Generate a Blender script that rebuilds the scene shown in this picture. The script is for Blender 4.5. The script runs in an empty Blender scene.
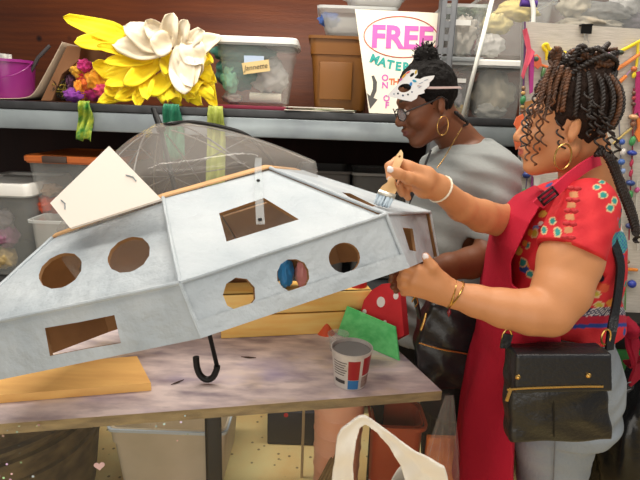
import bpy, bmesh, math, random
import numpy as np
from mathutils import Vector, Matrix, noise
scene = bpy.context.scene
COL = scene.collection
random.seed(7)

# ------------------------------------------------------------------ camera
F_PX, PITCH, ROLL, CAM_H = 500.0, math.radians(14.6), math.radians(2.1), 1.47
FWD = np.array([0, math.cos(PITCH), -math.sin(PITCH)])
R0 = np.array([1.0, 0, 0]); U0 = np.array([0, math.sin(PITCH), math.cos(PITCH)])
RGT = math.cos(ROLL) * R0 + math.sin(ROLL) * U0
UPV = math.cos(ROLL) * U0 - math.sin(ROLL) * R0
EYE = np.array([0, 0, CAM_H])
cam_data = bpy.data.cameras.new('camera')
cam_data.sensor_fit = 'HORIZONTAL'; cam_data.sensor_width = 36.0
cam_data.lens = 36.0 * F_PX / 640.0
cam_data.clip_start = 0.02
cam = bpy.data.objects.new('camera', cam_data); COL.objects.link(cam)
mw = Matrix.Identity(4)
for i in range(3):
    mw[i][0] = RGT[i]; mw[i][1] = UPV[i]; mw[i][2] = -FWD[i]; mw[i][3] = EYE[i]
cam.matrix_world = mw
scene.camera = cam

# ------------------------------------------------------------------ world, lamps, exposure
scene.view_settings.view_transform = 'Standard'
scene.view_settings.look = 'None'
scene.view_settings.gamma = 1.0
scene.view_settings.use_curve_mapping = False
scene.view_settings.exposure = 0.0
world = bpy.data.worlds.new('world'); scene.world = world; world.use_nodes = True
wb = world.node_tree.nodes['Background']
wb.inputs[0].default_value = (0.95, 0.92, 0.88, 1); wb.inputs[1].default_value = 0.27
def ceiling_or_fill_light(x, y, z, sx, sy, power, col=(1, 0.935, 0.835), aim=None):
    l = bpy.data.lights.new('ceiling_or_fill_lamp', 'AREA'); l.shape = 'RECTANGLE'; l.size = sx; l.size_y = sy
    l.energy = power; l.color = col
    o = bpy.data.objects.new('ceiling_or_fill_lamp', l); COL.objects.link(o); o.location = (x, y, z)
    if aim is not None:
        o.rotation_euler = (Vector(aim) - Vector((x, y, z))).to_track_quat('-Z', 'Y').to_euler()
ceiling_or_fill_light(-0.3, 1.75, 2.75, 2.6, 0.35, 48)
ceiling_or_fill_light(-0.2, 0.55, 2.75, 2.6, 0.35, 29)
ceiling_or_fill_light(-0.4, -1.5, 1.05, 2.6, 1.7, 31, aim=(0.0, 1.6, 0.45))      # unseen fill light added behind the camera to brighten fronts and under the table
ceiling_or_fill_light(1.7, 0.5, 2.75, 0.35, 1.6, 12, aim=(0.9, 1.2, 1.1))
try:
    scene.cycles.transparent_max_bounces = 24
    scene.cycles.max_bounces = 8
except Exception: pass

# ------------------------------------------------------------------ helpers: points
def ray(px, py): return FWD + RGT * ((px - 320) / F_PX) - UPV * ((py - 240) / F_PX)
def P(px, py, Y):
    d = ray(px, py); return EYE + d * (Y / d[1])
def PZ(px, py, z):
    d = ray(px, py); return EYE + d * ((z - CAM_H) / d[2])
def PP(px, py, q, n):
    d = ray(px, py); n = np.asarray(n); return EYE + d * (np.dot(np.asarray(q) - EYE, n) / np.dot(d, n))
def PX(Y, px=320, py=240):
    d = ray(px, py); return Y / d[1] / F_PX          # metres per pixel there
def unit(v): v = np.asarray(v, float); return v / (np.linalg.norm(v) + 1e-12)
def s2l(c):
    c = np.asarray(c, float); return np.where(c <= 0.04045, c / 12.92, ((c + 0.055) / 1.055) ** 2.4)
def rgb(h):
    if not isinstance(h, str): return s2l([c / 255 for c in h])
    h = h.lstrip('#'); return s2l([int(h[i:i + 2], 16) / 255 for i in (0, 2, 4)])
def V4(c): return (float(c[0]), float(c[1]), float(c[2]), 1.0)

# ------------------------------------------------------------------ helpers: materials
MATS = {}
def mat(name, col='#808080', rough=0.6, metal=0.0, col2=None, nscale=8.0, stretch=(1, 1, 1), bump=0.0, bscale=60.0,
        attr=False, alpha=None, sheen=0.0, coat=0.0, detail=6.0, ramp=(0.35, 0.65), spec=0.5, trans=0.0):
    if name in MATS: return MATS[name]
    m = bpy.data.materials.new(name); m.use_nodes = True; nt = m.node_tree; N = nt.nodes; L = nt.links
    b = N['Principled BSDF']; out = N['Material Output']
    b.inputs['Base Color'].default_value = V4(rgb(col)); b.inputs['Roughness'].default_value = rough
    b.inputs['Metallic'].default_value = metal; b.inputs['Specular IOR Level'].default_value = spec
    if coat: b.inputs['Coat Weight'].default_value = coat
    if sheen: b.inputs['Sheen Weight'].default_value = sheen
    tc = N.new('ShaderNodeTexCoord'); mp = N.new('ShaderNodeMapping'); mp.inputs['Scale'].default_value = stretch
    L.new(tc.outputs['Object'], mp.inputs['Vector'])
    csock = None
    if attr:
        a = N.new('ShaderNodeAttribute'); a.attribute_name = 'Col'; csock = a.outputs['Color']
    if col2 is not None:
        t = N.new('ShaderNodeTexNoise'); t.inputs['Scale'].default_value = nscale; t.inputs['Detail'].default_value = detail
        L.new(mp.outputs[0], t.inputs['Vector'])
        r = N.new('ShaderNodeValToRGB'); r.color_ramp.elements[0].position = ramp[0]; r.color_ramp.elements[1].position = ramp[1]
        L.new(t.outputs['Fac'], r.inputs['Fac'])
        if attr:
            mx = N.new('ShaderNodeMix'); mx.data_type = 'RGBA'; mx.blend_type = 'MULTIPLY'; mx.inputs['Factor'].default_value = 1
            r.color_ramp.elements[0].color = V4(rgb(col2)); r.color_ramp.elements[1].color = (1, 1, 1, 1)
            L.new(csock, mx.inputs['A']); L.new(r.outputs['Color'], mx.inputs['B']); csock = mx.outputs['Result']
        else:
            r.color_ramp.elements[0].color = V4(rgb(col)); r.color_ramp.elements[1].color = V4(rgb(col2)); csock = r.outputs['Color']
    if csock is not None: L.new(csock, b.inputs['Base Color'])
    if bump:
        t2 = N.new('ShaderNodeTexNoise'); t2.inputs['Scale'].default_value = bscale; t2.inputs['Detail'].default_value = 5
        L.new(mp.outputs[0], t2.inputs['Vector'])
        bp = N.new('ShaderNodeBump'); bp.inputs['Strength'].default_value = bump; bp.inputs['Distance'].default_value = 0.01
        L.new(t2.outputs['Fac'], bp.inputs['Height']); L.new(bp.outputs['Normal'], b.inputs['Normal'])
    if alpha is not None:
        tr = N.new('ShaderNodeBsdfTransparent'); mx = N.new('ShaderNodeMixShader')
        lw = N.new('ShaderNodeLayerWeight'); lw.inputs['Blend'].default_value = 0.12
        ma = N.new('ShaderNodeMapRange'); ma.inputs['To Min'].default_value = alpha; ma.inputs['To Max'].default_value = min(1.0, alpha + 0.3)
        L.new(lw.outputs['Facing'], ma.inputs['Value'])
        L.new(ma.outputs[0], mx.inputs['Fac']); L.new(tr.outputs[0], mx.inputs[1]); L.new(b.outputs[0], mx.inputs[2])
        L.new(mx.outputs[0], out.inputs['Surface'])
    MATS[name] = m
    return m

# ------------------------------------------------------------------ helpers: objects
ORIG = {}
def tag(o, label=None, cat=None, group=None, kind=None):
    if label: o['label'] = label
    if cat: o['category'] = cat
    if group: o['group'] = group
    if kind: o['kind'] = kind
    return o
def thing(name, label, cat, loc, group=None):
    o = bpy.data.objects.new(name, None); COL.objects.link(o)
    o.empty_display_size = 0.05
    o.location = Vector([float(c) for c in loc]); ORIG[o.name] = Vector([float(c) for c in loc])
    return tag(o, label, cat, group)
def link_mesh(name, me, mats, parent=None, smooth=True, origin=None):
    for m in (mats if isinstance(mats, (list, tuple)) else [mats]): me.materials.append(m)
    n = len(me.vertices); co = np.empty(n * 3, np.float32); me.vertices.foreach_get('co', co); co = co.reshape(-1, 3)
    if parent is not None: org = ORIG[parent.name]
    elif origin is not None: org = Vector([float(c) for c in origin])
    else:
        mn, mx = co.min(0), co.max(0); org = Vector((float((mn[0] + mx[0]) / 2), float((mn[1] + mx[1]) / 2), float(mn[2])))
    co = co - np.array(org, np.float32); me.vertices.foreach_set('co', co.ravel())
    if smooth: me.polygons.foreach_set('use_smooth', [True] * len(me.polygons))
    me.update()
    o = bpy.data.objects.new(name, me); COL.objects.link(o)
    if parent is not None: o.parent = parent
    else: o.location = org
    ORIG[o.name] = org
    return o
def sharp(me, ang=35):
    bm = bmesh.new(); bm.from_mesh(me); a = math.radians(ang)
    for e in bm.edges:
        if len(e.link_faces) == 2 and e.calc_face_angle(0) > a: e.smooth = False
    bm.to_mesh(me); bm.free()

class B:
    """collects shapes and links them as ONE mesh object"""
    def __init__(s): s.v = []; s.f = []; s.mi = []
    def raw(s, vs, fs, mi=0):
        o = len(s.v); s.v += [tuple(float(c) for c in p) for p in vs]
        s.f += [tuple(i + o for i in f) for f in fs]; s.mi += [mi] * len(fs); return s
    def box(s, c, size, rot=None, bev=0.0, mi=0, seg=2, taper=None):
        bm = bmesh.new(); bmesh.ops.create_cube(bm, size=1.0)
        for v in bm.verts:
            k = 1.0 if taper is None or v.co.z > 0 else taper
            v.co = Vector((v.co.x * size[0] * k, v.co.y * size[1] * k, v.co.z * size[2]))
        if bev > 0: bmesh.ops.bevel(bm, geom=list(bm.edges), offset=bev, segments=seg, affect='EDGES', profile=0.5)
        R = Matrix.Identity(3) if rot is None else Matrix([[float(a) for a in r] for r in np.asarray(rot)])
        bm.verts.index_update()
        vs = [R @ v.co + Vector([float(a) for a in c]) for v in bm.verts]
        s.raw(vs, [[v.index for v in f.verts] for f in bm.faces], mi); bm.free(); return s
    def lathe(s, prof, n=32, org=(0, 0, 0), ax=(0, 0, 1), mi=0, caps=True):
        ax = unit(ax); a = unit(np.cross(ax, [0.31, 0.9, 0.2])); b = np.cross(ax, a); org = np.asarray(org, float)
        vs = []; fs = []
        for r, z in prof:
            for k in range(n):
                t = 2 * math.pi * k / n; vs.append(org + ax * z + (a * math.cos(t) + b * math.sin(t)) * r)
        for i in range(len(prof) - 1):
            for k in range(n):
                k2 = (k + 1) % n; fs.append((i * n + k, i * n + k2, (i + 1) * n + k2, (i + 1) * n + k))
        if caps:
            fs.append(tuple(range(n - 1, -1, -1))); fs.append(tuple((len(prof) - 1) * n + k for k in range(n)))
        return s.raw(vs, fs, mi)
    def tube(s, pts, r, n=8, closed=False, mi=0, caps=True):
        pts = [np.asarray(p, float) for p in pts]; m = len(pts)
        rr = r if isinstance(r, (list, tuple, np.ndarray)) else [r] * m
        vs = []; fs = []; nv = None
        for i, p in enumerate(pts):
            if closed: t = unit(pts[(i + 1) % m] - pts[i - 1])
            else: t = unit(pts[min(i + 1, m - 1)] - pts[max(i - 1, 0)])
            if nv is None:
                nv = np.cross(t, [0.1, 0.2, 1.0]) if abs(t[2]) < 0.9 else np.cross(t, [1.0, 0.1, 0])
            nv = unit(nv - t * np.dot(nv, t)); bv = np.cross(t, nv)
            for k in range(n):
                a = 2 * math.pi * k / n; vs.append(p + (nv * math.cos(a) + bv * math.sin(a)) * rr[i])
        for i in range(m if closed else m - 1):
            j = (i + 1) % m
            for k in range(n):
                k2 = (k + 1) % n; fs.append((i * n + k, i * n + k2, j * n + k2, j * n + k))
        if not closed and caps:
            fs.append(tuple(range(n - 1, -1, -1))); fs.append(tuple((m - 1) * n + k for k in range(n)))
        return s.raw(vs, fs, mi)
    def ribbon(s, pts, sides, w, th, mi=0, closed=False):
        """flat band: sides are the width directions"""
        pts = [np.asarray(p, float) for p in pts]; m = len(pts); vs = []; fs = []
        ww = w if isinstance(w, (list, tuple)) else [w] * m
        for i, p in enumerate(pts):
            t = unit(pts[(i + 1) % m if closed else min(i + 1, m - 1)] - pts[i - 1 if closed else max(i - 1, 0)])
            sd = np.asarray(sides[i] if isinstance(sides, list) else sides, float); sd = unit(sd - t * np.dot(sd, t)); nn = np.cross(t, sd)
            for a, b in ((-1, -1), (1, -1), (1, 1), (-1, 1)): vs.append(p + sd * a * ww[i] / 2 + nn * b * th / 2)
        for i in range(m if closed else m - 1):
            j = (i + 1) % m
            for k in range(4): fs.append((i * 4 + k, i * 4 + (k + 1) % 4, j * 4 + (k + 1) % 4, j * 4 + k))
        if not closed: fs.append((3, 2, 1, 0)); fs.append(tuple((m - 1) * 4 + k for k in range(4)))
        return s.raw(vs, fs, mi)
    def prism(s, poly, off, mi=0):
        """polygon (3D points) pushed by the vector off"""
        n = len(poly); a = [np.asarray(p, float) for p in poly]; b = [p + np.asarray(off, float) for p in a]
        fs = [tuple(range(n - 1, -1, -1)), tuple(range(n, 2 * n))] + [(i, (i + 1) % n, n + (i + 1) % n, n + i) for i in range(n)]
        return s.raw(a + b, fs, mi)
    def sheet(s, fn, nu, nv, mi=0):
        vs = [fn(i / nu, j / nv) for i in range(nu + 1) for j in range(nv + 1)]
        fs = [(i * (nv + 1) + j, (i + 1) * (nv + 1) + j, (i + 1) * (nv + 1) + j + 1, i * (nv + 1) + j + 1) for i in range(nu) for j in range(nv)]
        return s.raw(vs, fs, mi)
    def rings(s, ring_list, cap0=True, cap1=True, mi=0):
        n = len(ring_list[0]); vs = [p for r in ring_list for p in r]; fs = []
        for i in range(len(ring_list) - 1):
            for k in range(n): fs.append((i * n + k, i * n + (k + 1) % n, (i + 1) * n + (k + 1) % n, (i + 1) * n + k))
        if cap0: fs.append(tuple(range(n - 1, -1, -1)))
        if cap1: fs.append(tuple((len(ring_list) - 1) * n + k for k in range(n)))
        return s.raw(vs, fs, mi)
    def build(s, name, mats, parent=None, smooth=True, ang=35, origin=None, solid=0.0, subsurf=0, label=None):
        me = bpy.data.meshes.new(name); me.from_pydata(s.v, [], s.f)
        bm = bmesh.new(); bm.from_mesh(me); bm.faces.ensure_lookup_table()
        for i, f in enumerate(bm.faces): f.material_index = s.mi[i]
        bmesh.ops.recalc_face_normals(bm, faces=list(bm.faces)); bm.to_mesh(me); bm.free()
        if smooth and ang: sharp(me, ang)
        o = link_mesh(name, me, mats, parent, smooth, origin)
        if solid:
            md = o.modifiers.new('thickness', 'SOLIDIFY'); md.thickness = solid; md.offset = 0
        if subsurf:
            md = o.modifiers.new('round', 'SUBSURF'); md.levels = subsurf; md.render_levels = subsurf
        if label: o['label'] = label
        return o
def rrect(cx, cy, z, hx, hy, r, M=None, seg=4):
    out = []; r = min(r, hx * 0.95, hy * 0.95)
    for (sx, sy, a0) in ((1, 1, 0), (-1, 1, 90), (-1, -1, 180), (1, -1, 270)):
        for k in range(seg + 1):
            a = math.radians(a0 + 90 * k / seg)
            out.append(np.array([cx + sx * (hx - r) + r * math.cos(a), cy + sy * (hy - r) + r * math.sin(a), z]))
    return out
def rotz(a): c, s_ = math.cos(a), math.sin(a); return np.array([[c, -s_, 0], [s_, c, 0], [0, 0, 1.0]])
def rotv(ax, a):
    ax = unit(ax); K = np.array([[0, -ax[2], ax[1]], [ax[2], 0, -ax[0]], [-ax[1], ax[0], 0]])
    return np.eye(3) + math.sin(a) * K + (1 - math.cos(a)) * K @ K
def place(pts, R, t): return [np.asarray(R) @ np.asarray(p) + np.asarray(t) for p in pts]
def text_mesh(txt, size, M, m, name, parent, extrude=0.0006, offset=0.0, shear=0.0, space=1.0):
    """lettering; M: 3x4 columns (x dir, y dir, normal, origin), anchored at its centre"""
    cu = bpy.data.curves.new('lettering', 'FONT'); cu.body = txt; cu.size = size; cu.extrude = extrude; cu.offset = offset; cu.shear = shear
    cu.space_character = space; cu.align_x = 'CENTER'; cu.align_y = 'CENTER'; cu.resolution_u = 3
    ob = bpy.data.objects.new('lettering', cu); COL.objects.link(ob)
    bpy.context.view_layer.update(); dg = bpy.context.evaluated_depsgraph_get()
    me = bpy.data.meshes.new_from_object(ob.evaluated_get(dg)); bpy.data.objects.remove(ob); bpy.data.curves.remove(cu)
    me.materials.clear()
    x, y, n_, o_ = [np.asarray(c, float) for c in M]
    for v in me.vertices: v.co = Vector([float(c) for c in (o_ + x * v.co.x + y * v.co.y + n_ * v.co.z)])
    me.name = name
    return link_mesh(name, me, m, parent, smooth=False)
def plate_with_holes(name, outer, holes, nrm, th, mats, parent):
    """outer / holes: 3D points in one plane; material 0 outside, 1 inside and rims"""
    o0 = np.asarray(outer[0], float); nrm = unit(nrm); ex = unit(np.asarray(outer[1]) - o0); ey = np.cross(nrm, ex)
    cu = bpy.data.curves.new(name, 'CURVE'); cu.dimensions = '2D'; cu.fill_mode = 'BOTH'; cu.extrude = th / 2
    for loop in [outer] + holes:
        sp = cu.splines.new('POLY'); sp.points.add(len(loop) - 1); sp.use_cyclic_u = True
        for i, p in enumerate(loop):
            d = np.asarray(p) - o0; sp.points[i].co = (float(d @ ex), float(d @ ey), 0, 1)
    ob = bpy.data.objects.new(name, cu); COL.objects.link(ob); bpy.context.view_layer.update()
    me = bpy.data.meshes.new_from_object(ob.evaluated_get(bpy.context.evaluated_depsgraph_get()))
    bpy.data.objects.remove(ob); bpy.data.curves.remove(cu); me.materials.clear()
    mi = [0 if p.normal.z > 0.5 else 1 for p in me.polygons]
    for v in me.vertices: v.co = Vector([float(c) for c in (o0 + ex * v.co.x + ey * v.co.y + nrm * (v.co.z - th / 2))])
    for p, k in zip(me.polygons, mi): p.material_index = k
    return link_mesh(name, me, mats, parent, smooth=False)

# ------------------------------------------------------------------ helpers: distance-field modelling for organic shapes
def smin(a, b, k):
    if k <= 0: return np.minimum(a, b)
    h = np.maximum(k - np.abs(a - b), 0) / k; return np.minimum(a, b) - h * h * k * 0.25
def f_ell(c, r, R=None):
    c = np.asarray(c, float); r = np.asarray(r, float); R = np.eye(3) if R is None else np.asarray(R)
    def fn(p):
        q = (p - c) @ R; k0 = np.sqrt(((q / r) ** 2).sum(-1)); k1 = np.sqrt(((q / (r * r)) ** 2).sum(-1)) + 1e-9
        return np.where(k0 < 1e-3, -r.min(), k0 * (k0 - 1) / k1)
    m = r.max(); return fn, c - m, c + m
def f_cone(a, b, ra, rb):
    a = np.asarray(a, float); b = np.asarray(b, float); ab = b - a; l2 = ab @ ab + 1e-12
    def fn(p):
        t = np.clip(((p - a) @ ab) / l2, 0, 1); return np.linalg.norm(p - a - t[..., None] * ab, axis=-1) - (ra + t * (rb - ra))
    m = max(ra, rb); return fn, np.minimum(a, b) - m, np.maximum(a, b) + m
def f_loft(secs, grow=0.0):
    """secs: (z, cx, cy, rx, ry, yaw) from top to bottom or bottom to top"""
    S = np.array(sorted([tuple(s) + (0,) * (6 - len(s)) for s in secs]), float)
    def fn(p):
        z = np.clip(p[..., 2], S[0, 0], S[-1, 0])
        cx, cy, rx, ry, ya = [np.interp(z, S[:, 0], S[:, k]) for k in range(1, 6)]
        rx = rx + grow; ry = ry + grow
        dx = p[..., 0] - cx; dy = p[..., 1] - cy; c, s_ = np.cos(ya), np.sin(ya); u = dx * c + dy * s_; v = -dx * s_ + dy * c
        k0 = np.sqrt((u / rx) ** 2 + (v / ry) ** 2); k1 = np.sqrt((u / rx ** 2) ** 2 + (v / ry ** 2) ** 2) + 1e-9
        d = np.where(k0 < 1e-3, -np.minimum(rx, ry), k0 * (k0 - 1) / k1)
        dz = np.maximum(S[0, 0] - p[..., 2], p[..., 2] - S[-1, 0])
        return np.maximum(d, dz)
    m = max(S[:, 3].max(), S[:, 4].max()) + abs(grow)
    return fn, np.array([S[:, 1].min() - m, S[:, 2].min() - m, S[0, 0]]), np.array([S[:, 1].max() + m, S[:, 2].max() + m, S[-1, 0]])
def f_box(c, hs, R=None, r=0.004):
    c = np.asarray(c, float); hs = np.asarray(hs, float); R = np.eye(3) if R is None else np.asarray(R)
    def fn(p):
        q = np.abs((p - c) @ R) - hs + r
        return np.linalg.norm(np.maximum(q, 0), axis=-1) + np.minimum(q.max(-1), 0) - r
    m = np.linalg.norm(hs); return fn, c - m, c + m
def poly2d(poly, x, z):
    """signed distance to a polygon in the x-z plane"""
    n = len(poly); d = np.full(x.shape, 1e9); ins = np.zeros(x.shape, bool)
    for i in range(n):
        ax, az = poly[i]; bx, bz = poly[(i + 1) % n]; ex, ez = bx - ax, bz - az
        t = np.clip(((x - ax) * ex + (z - az) * ez) / (ex * ex + ez * ez + 1e-12), 0, 1)
        d = np.minimum(d, np.hypot(x - ax - t * ex, z - az - t * ez))
        c = ((az > z) != (bz > z)) & (x < (bx - ax) * (z - az) / (bz - az + 1e-12) + ax); ins ^= c
    return np.where(ins, -d, d)
class Vol:
    def __init__(s, bmin, bmax, h):
        s.h = h; s.o = np.asarray(bmin, float); s.n = np.ceil((np.asarray(bmax) - s.o) / h).astype(int) + 1
        s.F = np.full(s.n, 0.5, np.float32)
    def _sub(s, lo, hi, pad):
        a = np.clip(np.floor((np.asarray(lo) - pad - s.o) / s.h).astype(int), 0, s.n - 1)
        b = np.clip(np.ceil((np.asarray(hi) + pad - s.o) / s.h).astype(int) + 1, 1, s.n)
        sl = tuple(slice(i, j) for i, j in zip(a, b))
        g = np.meshgrid(*[s.o[k] + s.h * np.arange(a[k], b[k]) for k in range(3)], indexing='ij')
        return sl, np.stack(g, -1)
    def add(s, prim, k=0.0):
        fn, lo, hi = prim; sl, p = s._sub(lo, hi, max(k, 0) + 3 * s.h)
        if p.size: s.F[sl] = smin(s.F[sl], fn(p).astype(np.float32), k)
        return s
    def cut(s, prim, k=0.0):
        fn, lo, hi = prim; sl, p = s._sub(lo, hi, max(k, 0) + 3 * s.h)
        if p.size: s.F[sl] = -smin(-s.F[sl], fn(p).astype(np.float32), k)
        return s
    def inter(s, fn):
        sl, p = s._sub(s.o, s.o + s.n * s.h, 0); s.F = np.maximum(s.F, fn(p).astype(np.float32)); return s
    def displace(s, fn):
        m = np.abs(s.F) < 4 * s.h; idx = np.argwhere(m); s.F[m] += fn(s.o + idx * s.h).astype(np.float32); return s
    def mesh(s, name, smooth=2):
        F = s.F; F[0] = F[-1] = 0.5; F[:, 0] = F[:, -1] = 0.5; F[:, :, 0] = F[:, :, -1] = 0.5
        I = F < 0; cnt = np.zeros(np.array(F.shape) - 1, np.int8)
        for i in (0, 1):
            for j in (0, 1):
                for k in (0, 1): cnt += I[i:F.shape[0] - 1 + i, j:F.shape[1] - 1 + j, k:F.shape[2] - 1 + k]
        act = (cnt > 0) & (cnt < 8); C = np.argwhere(act); ids = np.full(act.shape, -1, np.int64); ids[act] = np.arange(len(C))
        acc = np.zeros((len(C), 3)); num = np.zeros(len(C)); cor = [(i, j, k) for i in (0, 1) for j in (0, 1) for k in (0, 1)]
        val = {c: F[C[:, 0] + c[0], C[:, 1] + c[1], C[:, 2] + c[2]].astype(float) for c in cor}
        for a in cor:
            for ax in range(3):
                if a[ax]: continue
                b = list(a); b[ax] = 1; b = tuple(b); va, vb = val[a], val[b]; m = (va < 0) != (vb < 0)
                t = np.where(m, va / (va - vb + 1e-20), 0); q = np.array(a, float) + np.zeros((len(C), 3)); q[:, ax] += t
                acc[m] += q[m]; num[m] += 1
        v = s.o + s.h * (C + acc / num[:, None]); quads = []
        for ax in range(3):
            o1, o2 = [k for k in range(3) if k != ax]; A = [slice(None)] * 3; Bs = [slice(None)] * 3
            A[ax] = slice(0, -1); Bs[ax] = slice(1, None); ia, ib = I[tuple(A)], I[tuple(Bs)]
            E = np.argwhere(ia != ib); E = E[(E[:, o1] > 0) & (E[:, o2] > 0)]; flip = ia[E[:, 0], E[:, 1], E[:, 2]]
            def cell(d1, d2):
                q = E.copy(); q[:, o1] -= d1; q[:, o2] -= d2; return ids[q[:, 0], q[:, 1], q[:, 2]]
            q = np.stack([cell(1, 1), cell(0, 1), cell(0, 0), cell(1, 0)], 1)
            if ax == 1: flip = ~flip
            q[~flip] = q[~flip][:, ::-1]; quads.append(q)
        q = np.concatenate(quads); q = q[(q >= 0).all(1)]
        for _ in range(smooth):                                   # light relaxation
            s_ = np.zeros_like(v); c_ = np.zeros(len(v))
            for i in range(4):
                a, b = q[:, i], q[:, (i + 1) % 4]
                for k in range(3):
                    s_[:, k] += np.bincount(a, v[b, k], len(v)) + np.bincount(b, v[a, k], len(v))
                c_ += np.bincount(a, minlength=len(v)) + np.bincount(b, minlength=len(v))
            v = v * 0.5 + 0.5 * s_ / np.maximum(c_, 1)[:, None]
        me = bpy.data.meshes.new(name); me.vertices.add(len(v)); me.vertices.foreach_set('co', v.astype(np.float32).ravel())
        me.loops.add(len(q) * 4); me.loops.foreach_set('vertex_index', q.astype(np.int32).ravel())
        me.polygons.add(len(q)); me.polygons.foreach_set('loop_start', np.arange(0, len(q) * 4, 4, dtype=np.int32))
        me.update(calc_edges=True); me.validate()
        return me, v
def vcol(me, cols):
    a = me.color_attributes.new('Col', 'FLOAT_COLOR', 'POINT')
    c = np.ones((len(me.vertices), 4), np.float32); c[:, :3] = cols; a.data.foreach_set('color', c.ravel())

# ================================================================== SETTING
def struct(name, b, m, **k): o = b.build(name, m, None, **k); o['kind'] = 'structure'; return o
M_ply = mat('reddish_plywood', (90, 38, 10), 0.55, col2=(114, 54, 16), nscale=1.6, stretch=(1.2, 1, 9), bump=0.15, bscale=20, ramp=(0.3, 0.7))
def wood_grain(m, amt=0.35, scale=3.0, knots=True):
    """rings of grain over the base colour"""
    nt = m.node_tree; N = nt.nodes; L = nt.links; b = N['Principled BSDF']; src = b.inputs['Base Color'].links[0].from_socket
    tc = N.new('ShaderNodeTexCoord'); mp = N.new('ShaderNodeMapping'); mp.inputs['Scale'].default_value = (0.35 * scale, scale, 2.2 * scale)
    w = N.new('ShaderNodeTexWave'); w.wave_type = 'RINGS'; w.inputs['Scale'].default_value = 2.2; w.inputs['Distortion'].default_value = 9; w.inputs['Detail'].default_value = 3
    L.new(tc.outputs['Object'], mp.inputs[0]); L.new(mp.outputs[0], w.inputs['Vector'])
    mx = N.new('ShaderNodeMix'); mx.data_type = 'RGBA'; mx.blend_type = 'MULTIPLY'; mx.inputs['Factor'].default_value = amt
    L.new(src, mx.inputs['A']); L.new(w.outputs['Color'], mx.inputs['B'])
    if knots:
        vo = N.new('ShaderNodeTexVoronoi'); vo.inputs['Scale'].default_value = 4.6; L.new(tc.outputs['Object'], vo.inputs['Vector'])
        r = N.new('ShaderNodeValToRGB'); r.color_ramp.elements[0].position = 0.035; r.color_ramp.elements[1].position = 0.1
        r.color_ramp.elements[0].color = (0.12, 0.07, 0.05, 1); r.color_ramp.elements[1].color = (1, 1, 1, 1); L.new(vo.outputs['Distance'], r.inputs[0])
        m2 = N.new('ShaderNodeMix'); m2.data_type = 'RGBA'; m2.blend_type = 'MULTIPLY'; m2.inputs['Factor'].default_value = 1
        L.new(mx.outputs['Result'], m2.inputs['A']); L.new(r.outputs[0], m2.inputs['B']); L.new(m2.outputs['Result'], b.inputs['Base Color'])
    else: L.new(mx.outputs['Result'], b.inputs['Base Color'])
wood_grain(M_ply, 0.16, 2.0)
M_floor = mat('tan_floor', (239, 195, 124), 0.7, col2=(239, 225, 163), nscale=3.5, bump=0.1, bscale=30)
nt = M_floor.node_tree; N = nt.nodes; L = nt.links; b_ = N['Principled BSDF']; src = b_.inputs['Base Color'].links[0].from_socket
vo = N.new('ShaderNodeTexVoronoi'); vo.inputs['Scale'].default_value = 22; tc = N.new('ShaderNodeTexCoord'); L.new(tc.outputs['Object'], vo.inputs['Vector'])
r_ = N.new('ShaderNodeValToRGB'); r_.color_ramp.elements[0].position = 0.10; r_.color_ramp.elements[1].position = 0.16
r_.color_ramp.elements[0].color = (0.12, 0.08, 0.08, 1); r_.color_ramp.elements[1].color = (1, 1, 1, 1); L.new(vo.outputs['Distance'], r_.inputs[0])
mx_ = N.new('ShaderNodeMix'); mx_.data_type = 'RGBA'; mx_.blend_type = 'MULTIPLY'; mx_.inputs['Factor'].default_value = 0.8
L.new(src, mx_.inputs['A']); L.new(r_.outputs[0], mx_.inputs['B']); L.new(mx_.outputs['Result'], b_.inputs['Base Color'])
struct('floor', B().box((0, 1.0, -0.03), (5.0, 4.2, 0.06)), M_floor)
struct('wall_back', B().box((0, 2.95, 1.35), (5.0, 0.06, 2.7)), M_ply)

# ================================================================== SHELVING
SZ = float(P(200, 107.5, 2.19)[2]); MZ = float(P(15, 280, 2.2)[2])                                        # top of the long shelf
M_steel = mat('dark_steel', '#3a3b3d', 0.45, metal=0.3, col2='#4a4b4d', nscale=14)
M_beam = mat('grey_steel_beam', (145, 153, 158), 0.28, metal=0.35, col2=(167, 177, 180), nscale=6, bump=0.05, bscale=15)
M_shadeboard = mat('brown_shade_board', '#25110b', 0.8, col2='#321810', nscale=2, stretch=(6, 1, 1))
t = thing('shelving_unit', 'long grey steel shelving unit carrying bins against the reddish plywood wall', 'shelving', (0, 2.55, 0))
B().box((-0.1, 2.55, SZ - 0.016), (4.2, 0.72, 0.032), bev=0.004).build('shelf_board', M_steel, t)
B().box((-0.1, 2.55, MZ - 0.015), (4.2, 0.70, 0.03), bev=0.004).build('shelf_board', M_steel, t)
B().box((-0.1, 2.55, 0.12), (4.2, 0.70, 0.03), bev=0.004).build('shelf_board', M_steel, t)
B().box((-0.1, 2.21, SZ - 0.075), (4.2, 0.035, 0.082), bev=0.006).build('front_beam', M_beam, t)
B().box((-0.1, 2.21, MZ - 0.07), (4.2, 0.035, 0.08), bev=0.006).build('front_beam', M_beam, t)
B().box((-0.1, 2.885, 0.75), (4.2, 0.02, 1.33)).build('shade_panel', M_shadeboard, t)  # dark brown colour paints in the shade below the shelf
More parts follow.
